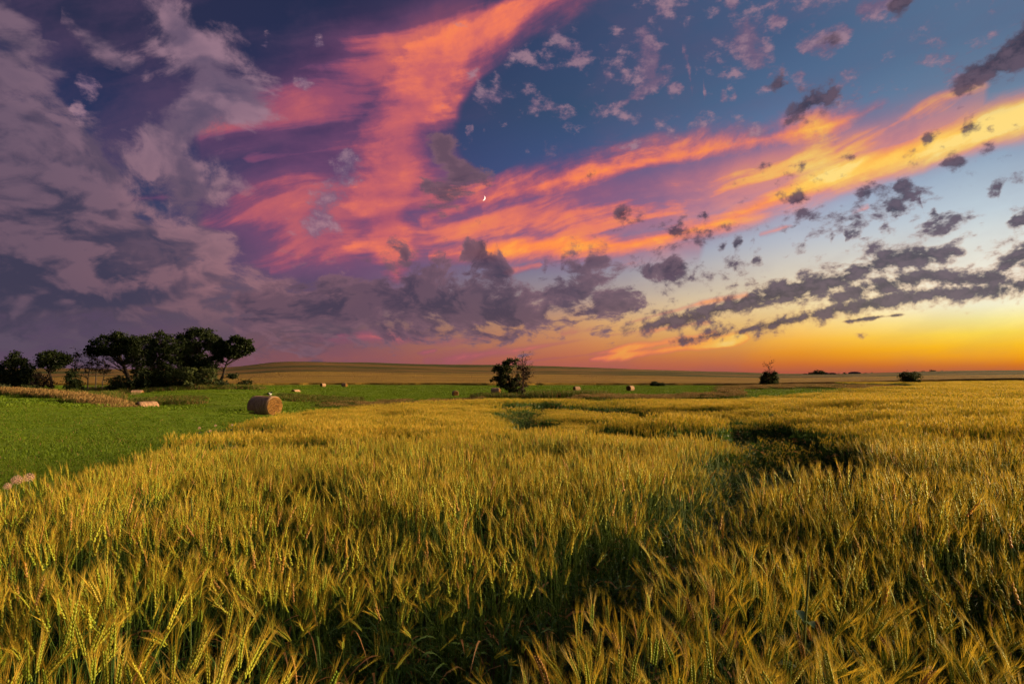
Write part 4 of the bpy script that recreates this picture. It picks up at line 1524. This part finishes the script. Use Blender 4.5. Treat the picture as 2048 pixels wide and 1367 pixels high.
tree('sage_shrub', 'pale grey-green shrub at the left edge behind the tall grass', 'shrub', 6, 788, 92, [(6, 789), (6, 783), (6, 775)],
     [(5, 777, 14, 7), (-12, 778, 12, 8), (20, 781, 8, 4)], M['leaves_sage'], M['bark'], density=1.2, rad=0.06, seed=40, leafsize=0.2, clump=0.45)
tree('sage_shrub', 'olive shrub behind the tall grass below the bushy tree', 'shrub', 58, 789, 92, [(58, 789), (58, 784), (58, 777)],
     [(58, 780, 18, 7), (78, 783, 10, 5)], M['leaves_green'], M['bark'], density=1.2, rad=0.06, seed=41, leafsize=0.2, clump=0.45)
tree('small_bush', 'small dark bush on the meadow edge right of the grove', 'bush', 492, 776, 130, [(492, 776), (492, 772), (493, 766)],
     [(495, 766, 8, 4.5), (483, 768, 3, 5), (490, 772, 12, 4)], M['leaves_dark'], M['bark'], density=1.3, rad=0.08, seed=42)
tree('field_tree', 'leafy lone tree standing in the meadow behind the wheat', 'tree', 1020, 793, 95, [(1020, 794), (1022, 776), (1018, 755), (1012, 735)],
     [(1004, 733, 13, 10), (1018, 726, 14, 7), (988, 737, 7, 5), (1002, 750, 15, 9), (990, 759, 9, 6), (1018, 766, 22, 14), (1030, 782, 16, 10), (1033, 757, 10, 8), (1010, 742, 14, 8), (1032, 724, 5, 5)], M['leaves_green'], M['bark'], density=0.8, rad=0.26, seed=50, leafsize=0.24, clump=0.5, grow=1.02)
tree('bare_tree', 'bare reddish-twigged tree at the right side of the leafy lone tree', 'tree', 1045, 793, 94, [(1045, 794), (1046, 770), (1048, 745), (1046, 728)],
     [(1050, 748, 8, 12), (1046, 772, 8, 14), (1043, 734, 6, 7)], M['leaves_brown'], M['bark_dead'], density=0.7, rad=0.16, seed=51, leafsize=0.16, twigs=46, bare=0.35, clump=0.45)
tree('bushy_tree', 'low leafy tree with a dead snag on top beside the far right meadow', 'tree', 1538, 769, 150, [(1542, 769), (1541, 755), (1538, 742), (1535, 729)],
     [(1530, 750, 6, 5), (1546, 747, 6, 5), (1528, 757, 8, 7), (1549, 754, 7, 7), (1522, 764, 5, 5), (1538, 762, 14, 6), (1552, 765, 6, 4), (1538, 752, 8, 4)], M['leaves_green'], M['bark_dead'], density=1.15, rad=0.2, seed=52, twigs=16, clump=0.55, grow=1.02)
tree('round_bush', 'low dark rounded tree standing in the wheat at far right', 'tree', 1818, 767, 170, [(1818, 768), (1820, 760), (1822, 750)],
     [(1814, 751, 13, 7), (1830, 748, 9, 5), (1806, 759, 9, 6), (1826, 762, 13, 4), (1802, 749, 3, 2), (1838, 752, 4, 2.5), (1818, 757, 12, 5)], M['leaves_green'], M['bark'], density=1.15, rad=0.3, seed=53, clump=0.7, grow=1.05)
tree('low_bush', 'low dark green bush on the far meadow edge right of the bales', 'bush', 1312, 772, 222, [(1312, 772), (1312, 769), (1312, 765)],
     [(1307, 766, 8, 3.2), (1320, 768, 8, 2.8), (1313, 769, 12, 2.5)], M['leaves_dark'], M['bark'], density=1.4, rad=0.1, seed=54, clump=0.6)
FARG = 'small trees on the right horizon'
for i, (bx, by, rx, ry, lb) in enumerate([
        (1636, 744.5, 10, 4.2, 'tallest dark tree clump of the farmstead on the right horizon'),
        (1622, 746.6, 6, 3.0, 'lower dark tree left of the tallest farmstead tree'),
        (1608, 749.0, 5, 1.8, 'leftmost low tree of the farmstead'),
        (1646, 746.2, 6, 3.2, 'dark tree between the tallest farmstead tree and the first barn'),
        (1676, 748.4, 1.6, 1.8, 'small tree right of the low barn'),
        (1687, 746.8, 1.8, 2.6, 'slim tree midway between the two barns'),
        (1692, 748, 1.5, 1.6, 'tiny tree just left of the round-roofed barn'),
        (1731, 746.4, 1.0, 1.5, 'first tiny tree right of the round-roofed barn'),
        (1742, 745.8, 1.4, 1.4, 'second tiny tree right of the round-roofed barn'),
        (1845, 742.6, 2.2, 1.5, 'leftmost of the small trees on the skyline past the rounded tree'),
        (1861, 742.2, 3.0, 1.8, 'second small tree on the skyline past the rounded tree'),
        (1867, 742.2, 2.6, 1.8, 'third small tree on the skyline past the rounded tree'),
        (1883, 743.0, 4.2, 1.2, 'broad low tree on the skyline past the rounded tree'),
        (1892, 743.2, 1.3, 1.0, 'last tiny tree on the skyline past the rounded tree')]):
    Yf = 800 if bx < 1750 else 742
    x_, y_ = at(bx, Yf)
    row_ = HORIZON + (CAM_Z - gz(x_, y_)) / Yf * F_PX
    tree('skyline_tree', lb, 'tree', bx, row_, Yf, [(bx, row_), (bx, min(by + ry * 0.5, row_ - 0.8)), (bx, by)],
         [(bx, by, rx, ry), (bx - rx * 0.5, by + ry * 0.5, rx * 0.5, ry * 0.6), (bx + rx * 0.5, by + ry * 0.4, rx * 0.5, ry * 0.6)], M['leaves_dark'], M['bark'], leafsize=1.0, density=1.3, rad=0.35, seed=60 + i, group=FARG, clump=1.5)


# ------------------------------------------------------------------ round hay bales
def hay_mats():
    out = []
    for nm, sc, lo, hi, dk in (('hay_side', (3.0, 60.0, 60.0), (0.27, 0.145, 0.085), (0.50, 0.30, 0.175), (0.14, 0.08, 0.05)),
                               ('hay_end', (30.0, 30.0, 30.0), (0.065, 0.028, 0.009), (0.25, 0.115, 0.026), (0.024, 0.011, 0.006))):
        m, g = new_mat(nm)
        pos = g.node('ShaderNodeTexCoord').outputs['Object']
        if nm == 'hay_side':
            n1 = g.noise(g.v('MULTIPLY', pos, (16.0, 1.6, 1.6)), 1.0, 5, 0.65)
            n2 = g.noise(g.v('MULTIPLY', pos, (9.0, 40.0, 40.0)), 1.0, 4, 0.65)
        else:
            px_, py_, pz_ = g.sep(pos)
            rr = g.m('SQRT', g.add(g.mul(py_, py_), g.mul(pz_, pz_)))
            ang = g.m('ARCTAN2', py_, pz_)
            sp = g.add(g.mul(rr, 14.0), g.mul(ang, 0.16))
            n1 = g.noise(g.xyz(sp, g.mul(ang, 2.0), 0.0), 1.0, 5, 0.7)
            n2 = g.noise(g.v('MULTIPLY', pos, (30.0, 30.0, 30.0)), 1.0, 4, 0.7)
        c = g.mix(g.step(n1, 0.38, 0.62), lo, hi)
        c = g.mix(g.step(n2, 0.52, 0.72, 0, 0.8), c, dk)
        bump = g.node('ShaderNodeBump')
        bump.inputs['Strength'].default_value = 0.9
        bump.inputs['Distance'].default_value = 0.05
        g.put(bump.inputs['Height'], g.add(n1, g.mul(n2, 0.6)))
        out.append(finish(m, g, c, 0.9, normal=bump.outputs[0], spec=0.15))
    return out


HAY_SIDE, HAY_END = hay_mats()
M['straw'] = plant_mat('loose_straw', (0.30, 0.17, 0.07), (0.60, 0.36, 0.14), 0.7, 0.2, 0.2)


def bale(label, px, Y, yaw, dia=1.5, length=1.9, seed=0, sink=0.0, detail=1.0, z=None):
    r = np.random.default_rng(seed)
    x0, y0 = at(px, Y)
    z0 = gz(x0, y0) if z is None else z
    root = D.objects.new('hay_bale', None)
    COL.objects.link(root)
    az = math.atan2(x0, y0)
    vx, vy = math.sin(az), math.cos(az)
    nx = -vx * math.cos(yaw) + vy * math.sin(yaw)
    ny = -vy * math.cos(yaw) - vx * math.sin(yaw)
    root.location = (x0, y0, z0 - sink)
    root.rotation_euler = (0, 0, math.atan2(ny, nx))       # local +X is the end that looks towards the camera
    R0, H = dia / 2, length / 2
    na = 64
    ang = np.linspace(0, 2 * math.pi, na, endpoint=False)

    def ring(x, rad, wob):
        w = 1 + wob * (0.5 * np.sin(2 * ang + seed) + 0.6 * fnoise(np.cos(ang) * 2, np.sin(ang) * 2 + x * 3, 1.2, seed))
        y, zz = np.sin(ang) * rad * w, np.cos(ang) * rad * w
        zz = np.where(zz < -0.86 * R0, -0.86 * R0 + (zz + 0.86 * R0) * 0.25, zz) + R0 * 0.88
        return np.stack([np.full(na, x), y, zz], -1)
    xs = np.linspace(-H, H, 29)
    prof = []
    for x in xs:
        e = (H - abs(x)) / 0.10
        rad = R0 * (1 - 0.09 * max(0, 1 - e) ** 2) * (1 + 0.012 * math.sin(x * 21 + seed) + r.normal(0, 0.006))
        prof.append(ring(x, rad, 0.02))
    v = np.concatenate(prof)
    n = len(prof)
    i = np.arange(n - 1)[:, None] * na + np.arange(na)[None]
    j = np.arange(n - 1)[:, None] * na + (np.arange(na)[None] + 1) % na
    add_mesh('body', v, np.stack([i, j, j + na, i + na], -1).reshape(-1, 4)[:, ::-1], HAY_SIDE, root, smooth=True)
    # spiral-wound ends
    for sg in (1, -1):
        rings = []
        rs = np.linspace(1, 0.02, 24)
        for q, f in enumerate(rs):
            g_ = ring(0, R0 * 0.91 * f, 0.02 if f > 0.5 else 0.0)
            sp = 0.022 * np.sin(q * math.pi * 0.8 + ang * sg) + 0.02 * fnoise(np.sin(ang) * f * 6, np.cos(ang) * f * 6, 1.0, seed + 3)
            g_[:, 0] = sg * (H + 0.012 + sp * min(1, (1 - f) * 6) + 0.05 * (1 - f))
            rings.append(g_)
        v = np.concatenate(rings)
        n = len(rings)
        i = np.arange(n - 1)[:, None] * na + np.arange(na)[None]
        j = np.arange(n - 1)[:, None] * na + (np.arange(na)[None] + 1) % na
        f = np.stack([i, j, j + na, i + na], -1).reshape(-1, 4)
        add_mesh('end', v, f[:, ::-1] if sg < 0 else f, HAY_END, root, smooth=True)
    if detail > 0.5:
        s = Soup()
        for _ in range(int(520 * detail)):
            a = r.uniform(0, 6.283)
            if r.random() < 0.62:
                x = r.uniform(-H, H)
                p = np.array([x, math.sin(a) * R0, math.cos(a) * R0 + R0 * 0.88]); nrm = np.array([0, math.sin(a), math.cos(a)])
                tn = np.array([r.normal(0, 0.4), math.cos(a), -math.sin(a)])
            else:
                q = math.sqrt(r.uniform(0.05, 1)) * R0 * 0.9
                p = np.array([H + 0.03, math.sin(a) * q, math.cos(a) * q + R0 * 0.88]); nrm = np.array([1.0, 0, 0])
                tn = np.array([0, math.cos(a), -math.sin(a)]) + r.normal(0, 0.4, 3)
            if p[2] < 0.05:
                continue
            d = unit(tn + nrm * r.uniform(0.1, 0.7))
            L = r.uniform(0.05, 0.16)
            w = unit(np.cross(d, nrm)) * 0.004
            s.add([p - w, p + w, p + d * L], [(0, 1, 2)], 0, r.random())
        st = s.build('loose_straw', [M['straw']], root)
        st['kind'] = 'stuff'
    tag(root, label, 'hay bale', 'round hay bales left on the meadow')
    return root


main_bale = bale('large round hay bale in front, with a black and white bird on it', 532, 43, R(40), 1.52, 2.15, 1, detail=1.6)
bale('round hay bale half sunk behind the rise, left of the large one', 297, 49, R(-68), 1.5, 1.5, 2, detail=0.8, z=z_at(800, 49) - 1.5)
bale('top of a round hay bale showing under the dark grove', 277, 92, R(75), 1.5, 1.6, 3, detail=0.0, z=z_at(777, 92) - 1.62)
bale('round hay bale just behind and right of the large one', 593, 140, R(-42), 1.45, 1.9, 4, detail=0)
bale('left one of the two distant hay bales at the far meadow edge', 647, 205, R(-50), 1.4, 1.6, 5, detail=0)
bale('right one of the two distant hay bales at the far meadow edge', 690, 205, R(55), 1.45, 1.7, 6, detail=0)
bale('hay bale seen end-on, alone left of the lone tree', 911, 140, R(12), 1.45, 1.5, 7, detail=0)
bale('hay bale touching the left side of the lone tree in the picture', 992, 122, R(72), 1.45, 1.8, 8, detail=0)
bale('first hay bale right of the lone tree', 1153, 150, R(-58), 1.4, 1.6, 9, detail=0)
bale('hay bale furthest right, on the bright strip of meadow', 1260, 142, R(-35), 1.5, 1.6, 10, detail=0)


# ------------------------------------------------------------------ small things
def flat_mat(name, col, rough=0.6, spec=0.3):
    m, g = new_mat(name)
    pos = g.node('ShaderNodeTexCoord').outputs['Object']
    n = g.noise(pos, 30.0, 3, 0.6)
    c = g.mix(n, tuple(v * 0.75 for v in col), tuple(min(1, v * 1.2) for v in col))
    return finish(m, g, c, rough, spec=spec)


M['feather_black'] = flat_mat('black_feathers', (0.010, 0.010, 0.014), 0.45)
M['feather_white'] = flat_mat('white_feathers', (0.80, 0.80, 0.80), 0.6)
M['beak'] = flat_mat('beak', (0.02, 0.018, 0.016), 0.4)


def lathe(path, radii, k=12, squash=1.0):
    v, f = tube(path, radii, k)
    return v, f


def bird():
    """magpie-like bird on the bale: one body, wings with white patches, long tail"""
    x0, y0 = at(548, 43)
    root = D.objects.new('bird', None)
    COL.objects.link(root)
    b = main_bale
    local = Vector((0.42, 0.0, 1.52 * 0.94 + 0.015))
    p = b.location + Matrix.Rotation(b.rotation_euler.z, 3, 'Z') @ local
    root.location = (p.x, p.y, p.z)
    root.rotation_euler = (0, 0, R(8))
    root.scale = (1.5, 1.5, 1.35)
    s = Soup()
    path = [(-0.115, 0, 0.10), (-0.08, 0, 0.105), (-0.03, 0, 0.11), (0.03, 0, 0.125), (0.075, 0, 0.155), (0.10, 0, 0.19), (0.125, 0, 0.215), (0.15, 0, 0.22), (0.172, 0, 0.217)]
    s.add(*tube(path, [0.012, 0.040, 0.062, 0.066, 0.052, 0.034, 0.034, 0.028, 0.006], 12), 0, 0.5)
    s.build('body', [M['feather_black']], root)
    q = Soup(); q.add(*tube([(0.168, 0, 0.216), (0.19, 0, 0.213), (0.212, 0, 0.206)], [0.011, 0.008, 0.001], 6), 0, 0.5); q.build('beak', [M['beak']], root)
    q = Soup(); q.add(*tube([(-0.03, 0, 0.08), (0.03, 0, 0.085), (0.08, 0, 0.115), (0.10, 0, 0.14)], [0.02, 0.062, 0.056, 0.02], 10), 0, 0.5); q.build('breast', [M['feather_white']], root)
    for sg in (1, -1):
        q = Soup()
        q.add(*tube([(0.06, sg * 0.05, 0.15), (0.0, sg * 0.066, 0.14), (-0.07, sg * 0.05, 0.125), (-0.13, sg * 0.025, 0.115)], [0.012, 0.034, 0.026, 0.004], 8), 0, 0.5)
        w = q.build('wing', [M['feather_black']], root)
        q = Soup()
        q.add(*tube([(0.075, sg * 0.058, 0.158), (0.03, sg * 0.075, 0.152), (-0.03, sg * 0.078, 0.142)], [0.006, 0.028, 0.006], 8), 0, 0.5)
        q.build('wing_patch', [M['feather_white']], w)
        q = Soup(); q.add(*tube([(0.02, sg * 0.025, 0.075), (0.015, sg * 0.025, 0.03), (0.03, sg * 0.025, 0.0), (0.055, sg * 0.027, -0.003)], [0.007, 0.005, 0.005, 0.003], 6), 0, 0.5)
        q.build('leg', [M['beak']], root)
    q = Soup(); q.add(*tube([(-0.10, 0, 0.10), (-0.18, 0, 0.095), (-0.27, 0, 0.085), (-0.31, 0, 0.08)], [0.018, 0.022, 0.018, 0.003], 8), 0, 0.5)
    q.build('tail', [M['feather_black']], root)
    tag(root, 'black and white bird perched on the large front hay bale', 'bird')


bird()

M['weed_leaf'] = plant_mat('milkweed_leaf', (0.055, 0.10, 0.035), (0.12, 0.18, 0.06), 0.5, 0.25, 0.35)
M['weed_stem'] = plant_mat('milkweed_stem', (0.10, 0.13, 0.04), (0.15, 0.17, 0.05), 0.6, 0.1, 0.2)
M['floret'] = plant_mat('milkweed_floret', (0.62, 0.27, 0.26), (0.90, 0.58, 0.50), 0.6, 0.3, 0.2)


def milkweed(label, px, Y, h, flowers, nleaf=8, seed=0, leafscale=1.0, group=None, lean=0.05):
    r = np.random.default_rng(seed)
    x0, y0 = at(px, Y)
    root = D.objects.new('milkweed_plant', None)
    COL.objects.link(root)
    root.location = (x0, y0, gz(x0, y0))
    la = r.uniform(0, 6.283)
    P = stem_curve(r, (0, 0), h, lean, la, 7)
    q = Soup(); q.add(*tube(P, np.linspace(0.006, 0.0035, 7), 6), 0, 0.4); q.build('stem', [M['weed_stem']], root)
    for i in range(nleaf):
        fr = 0.25 + 0.72 * (i // 2) / max(1, nleaf // 2)
        k = min(5, int(fr * 6))
        base = P[k] + (P[k + 1] - P[k]) * (fr * 6 - k)
        a = (i % 2) * math.pi + (i // 2) * 1.57 + r.normal(0, 0.25)
        d = np.array([math.cos(a), math.sin(a), 0]); L = r.uniform(0.12, 0.18) * leafscale * (1.1 - 0.3 * fr); w = L * 0.36
        s = np.linspace(0, 1, 8)
        pts = base[None] + d[None] * (L * s)[:, None] * 0.85 + np.array([0, 0, 1])[None] * (L * (0.75 * s - 0.55 * s ** 2))[:, None]
        wd = w * np.sin(math.pi * np.clip(s * 0.96 + 0.02, 0, 1)) ** 0.75
        side = np.array([-d[1], d[0], 0])
        up = np.cross(d, side); up = up if up[2] > 0 else -up
        v = np.concatenate([pts - side * wd[:, None] / 2 + up * wd[:, None] * 0.16, pts, pts + side * wd[:, None] / 2 + up * wd[:, None] * 0.16])
        f = []
        for j in range(7):
            for o in (0, 8):
                f += [(o + j, o + j + 1, o + 8 + j + 1), (o + j, o + 8 + j + 1, o + 8 + j)]
        q = Soup(); q.add(v, f, 0, r.random())
        q.build('leaf', [M['weed_leaf']], root)
    for (dx, dz, rad) in flowers:
        c = P[-1] + np.array([dx, 0.0, dz])
        q = Soup()
        n = 70
        for i in range(n):
            zz = 1 - 2 * (i + 0.5) / n
            if zz < -0.75:
                continue
            ph = i * 2.39996
            d = np.array([math.sqrt(1 - zz * zz) * math.cos(ph), math.sqrt(1 - zz * zz) * math.sin(ph), zz])
            p = c + d * rad * r.uniform(0.85, 1.05)
            a = unit(np.cross(d, (0.3, 0.5, 0.8))); b = np.cross(d, a)
            t0 = r.random()
            for j in range(5):
                t = j * 1.2566 + ph
                e = unit(a * math.cos(t) + b * math.sin(t)); sd = np.cross(d, e)
                s_ = rad * 0.17
                q.add([p, p + e * s_ * 0.6 + sd * s_ * 0.3 + d * s_ * 0.2, p + e * s_ * 1.15 + d * s_ * 0.5, p + e * s_ * 0.6 - sd * s_ * 0.3 + d * s_ * 0.2], [(0, 1, 2), (0, 2, 3)], 0, (t0 + j * 0.05) % 1)
            q.add([c, c + a * 0.0008, p], [(0, 1, 2)], 0, 0.1)
        fl = q.build('flower_head', [M['floret']], root)
        q = Soup(); q.add(*tube([P[-1] - np.array([0, 0, 0.03]), (P[-1] + c) / 2, c - [0, 0, rad * 0.3]], [0.0025, 0.002, 0.002], 5), 0, 0.4)
        q.build('flower_stalk', [M['weed_stem']], fl)
    tag(root, label, 'milkweed', group)
    return root


def top_h(px, py, Y):
    x0, y0 = at(px, Y)
    return z_at(py, Y) - gz(x0, y0)


milkweed('milkweed with the rightmost pink flower ball at the left wheat edge', 80, 4.75, top_h(80, 958, 4.75), [(0, 0.03, 0.036)], 8, 1)
milkweed('milkweed with the middle pink flower ball at the left wheat edge', 37, 4.5, top_h(37, 965, 4.5), [(0, 0.03, 0.036)], 8, 2)
milkweed('milkweed with the small darker pink flower ball at the picture edge', 14, 4.4, top_h(14, 976, 4.4), [(0, 0.028, 0.026)], 8, 3)
for i, (px, py, Y) in enumerate([(402, 856, 13.4), (420, 853, 13.9), (436, 851, 14.2), (452, 852, 14.6), (468, 850, 15.0), (486, 850, 15.4), (428, 862, 13.2)]):
    milkweed(['leftmost leafy milkweed of the patch on the wheat edge', 'second leafy milkweed of the patch on the wheat edge', 'third leafy milkweed of the patch on the wheat edge',
              'fourth leafy milkweed of the patch on the wheat edge', 'fifth leafy milkweed of the patch on the wheat edge', 'rightmost leafy milkweed of the patch on the wheat edge',
              'lowest leafy milkweed in front of the patch on the wheat edge'][i], px, Y, top_h(px, py, Y), [(0, 0.02, 0.03)] if i % 2 == 0 else [], 12, 20 + i, 1.25, 'milkweed patch on the wheat edge')
milkweed('young leafy milkweed standing in the wheat left of the hollow', 402, 3.45, top_h(402, 985, 3.45), [], 8, 40, 0.8)
milkweed('broad-leaved weed among the wheat at lower right', 1578, 2.05, top_h(1578, 1118, 2.05), [], 8, 41, 0.75)
milkweed('small dark weed rising from the wheat near its far left edge', 572, 17.5, top_h(572, 866, 17.5), [], 8, 42, 1.3)
milkweed('reddish-topped weed on the wheat edge right of the large bale', 645, 30, top_h(645, 828, 30), [(0, 0.03, 0.05), (0.09, 0.0, 0.045)], 10, 43, 1.6)


# ------------------------------------------------------------------ farmstead on the skyline
M['barn_wall'] = flat_mat('barn_boards', (0.16, 0.11, 0.12), 0.8)
M['barn_roof'] = flat_mat('barn_roof', (0.10, 0.085, 0.11), 0.5)
M['barn_dark'] = flat_mat('barn_opening', (0.02, 0.018, 0.02), 0.8)
M['house_wall'] = flat_mat('house_boards', (0.45, 0.34, 0.30), 0.8)


def box_mesh(name, lo, hi, mat, parent):
    (x0, y0, z0), (x1, y1, z1) = lo, hi
    v = [(x, y, z) for x in (x0, x1) for y in (y0, y1) for z in (z0, z1)]
    f = [(0, 1, 3, 2), (4, 6, 7, 5), (0, 4, 5, 1), (2, 3, 7, 6), (0, 2, 6, 4), (1, 5, 7, 3)]
    return add_mesh(name, v, f, mat, parent)


def prism_roof(name, prof, y0, y1, mat, parent):
    n = len(prof)
    v = [(x, y0, z) for x, z in prof] + [(x, y1, z) for x, z in prof]
    f = [(i, i + 1, n + i + 1, n + i) for i in range(n - 1)] + [tuple(range(n))[::-1], tuple(range(n, 2 * n)), (n - 1, 0, n, 2 * n - 1)]
    return add_mesh(name, v, f, mat, parent)


def barn(name, label, px, Y, w, depth, wall, roof_prof, wallmat, doors):
    x0, y0 = at(px, Y)
    root = D.objects.new(name, None)
    COL.objects.link(root)
    root.location = (x0, y0, gz(x0, y0) - 0.2)
    root.rotation_euler = (0, 0, -math.atan2(x0, y0))
    box_mesh('wall', (-w / 2, -depth / 2, 0), (w / 2, depth / 2, wall), wallmat, root)
    prism_roof('roof', [(x * w / 2, wall + 0.003 + z) for x, z in roof_prof], -depth / 2 - 0.3, depth / 2 + 0.3, M['barn_roof'], root)
    for nm, dx, dw, z0, z1 in doors:
        box_mesh(nm, (dx - dw / 2, -depth / 2 - 0.06, z0), (dx + dw / 2, -depth / 2 - 0.003, z1), M['barn_dark'], root)
    tag(root, label, 'building', 'farm buildings on the skyline')


barn('farm_house', 'small pale-walled house beside the farmstead trees on the skyline', 1652, 800, 7.5, 7, 1.5, [(-1.06, 0), (-0.2, 1.5), (0.2, 1.5), (1.06, 0)], M['house_wall'],
     [('window', -1.8, 1.1, 0.6, 1.3), ('window', 1.6, 1.1, 0.6, 1.3), ('door', 0, 0.9, 0.0, 1.35)])
barn('low_barn', 'long low dark barn between the farmhouse and the round-roofed barn', 1663, 805, 11, 8, 1.5, [(-1.05, 0), (-0.7, 0.9), (0.0, 1.5), (0.8, 0.8), (1.05, 0)], M['barn_wall'],
     [('door', -2.6, 2.2, 0.0, 1.4), ('window', 2.5, 1.2, 0.5, 1.2)])
arc = [(-1.0, 0)] + [(math.cos(t) * -1.0 * 0.98, 2.2 * math.sin(t)) for t in np.linspace(0.35, math.pi - 0.35, 9)] + [(1.0, 0)]
barn('round_roofed_barn', 'large round-roofed barn on the skyline right of the farmstead', 1708, 790, 15.5, 14, 0.9, arc, M['barn_wall'], [('door', 0, 4.0, 0.0, 0.85)])


# ------------------------------------------------------------------ moon
def moon():
    d = ray(966, 396)
    dist = 6000.0
    rad = dist * 5.0 / F_PX * 0.98
    lat = np.linspace(-math.pi / 2, math.pi / 2, 25)
    lon = np.linspace(R(34), R(100), 9)
    v, f = [], []
    for a in lat:
        for b in lon:
            v.append((math.cos(a) * math.sin(b) * rad, -math.cos(a) * math.cos(b) * rad, math.sin(a) * rad))
    for i in range(24):
        for j in range(8):
            f.append((i * 9 + j, i * 9 + j + 1, (i + 1) * 9 + j + 1, (i + 1) * 9 + j))
    m, g = new_mat('moonlight')
    e = g.node('ShaderNodeEmission')
    n = g.noise(g.node('ShaderNodeTexCoord').outputs['Object'], 0.15, 3, 0.5)
    g.put(e.inputs[0], g.mix(n, (1.0, 0.80, 0.62), (1.0, 0.90, 0.78)))
    e.inputs[1].default_value = 0.85
    out = g.node('ShaderNodeOutputMaterial')
    g.t.links.new(e.outputs[0], out.inputs[0])
    m.cycles.emission_sampling = 'NONE'
    o = add_mesh('moon', v, f, m)
    o.location = Vector((0, 0, CAM_Z)) + d * dist
    az = math.atan2(d.x, d.y); el = math.asin(d.z)
    o.rotation_euler = (Matrix.Rotation(-az, 4, 'Z') @ Matrix.Rotation(el, 4, 'X') @ Matrix.Rotation(R(20), 4, 'Y')).to_euler()
    tag(o, 'thin bright crescent moon among the pink clouds', 'moon')


moon()
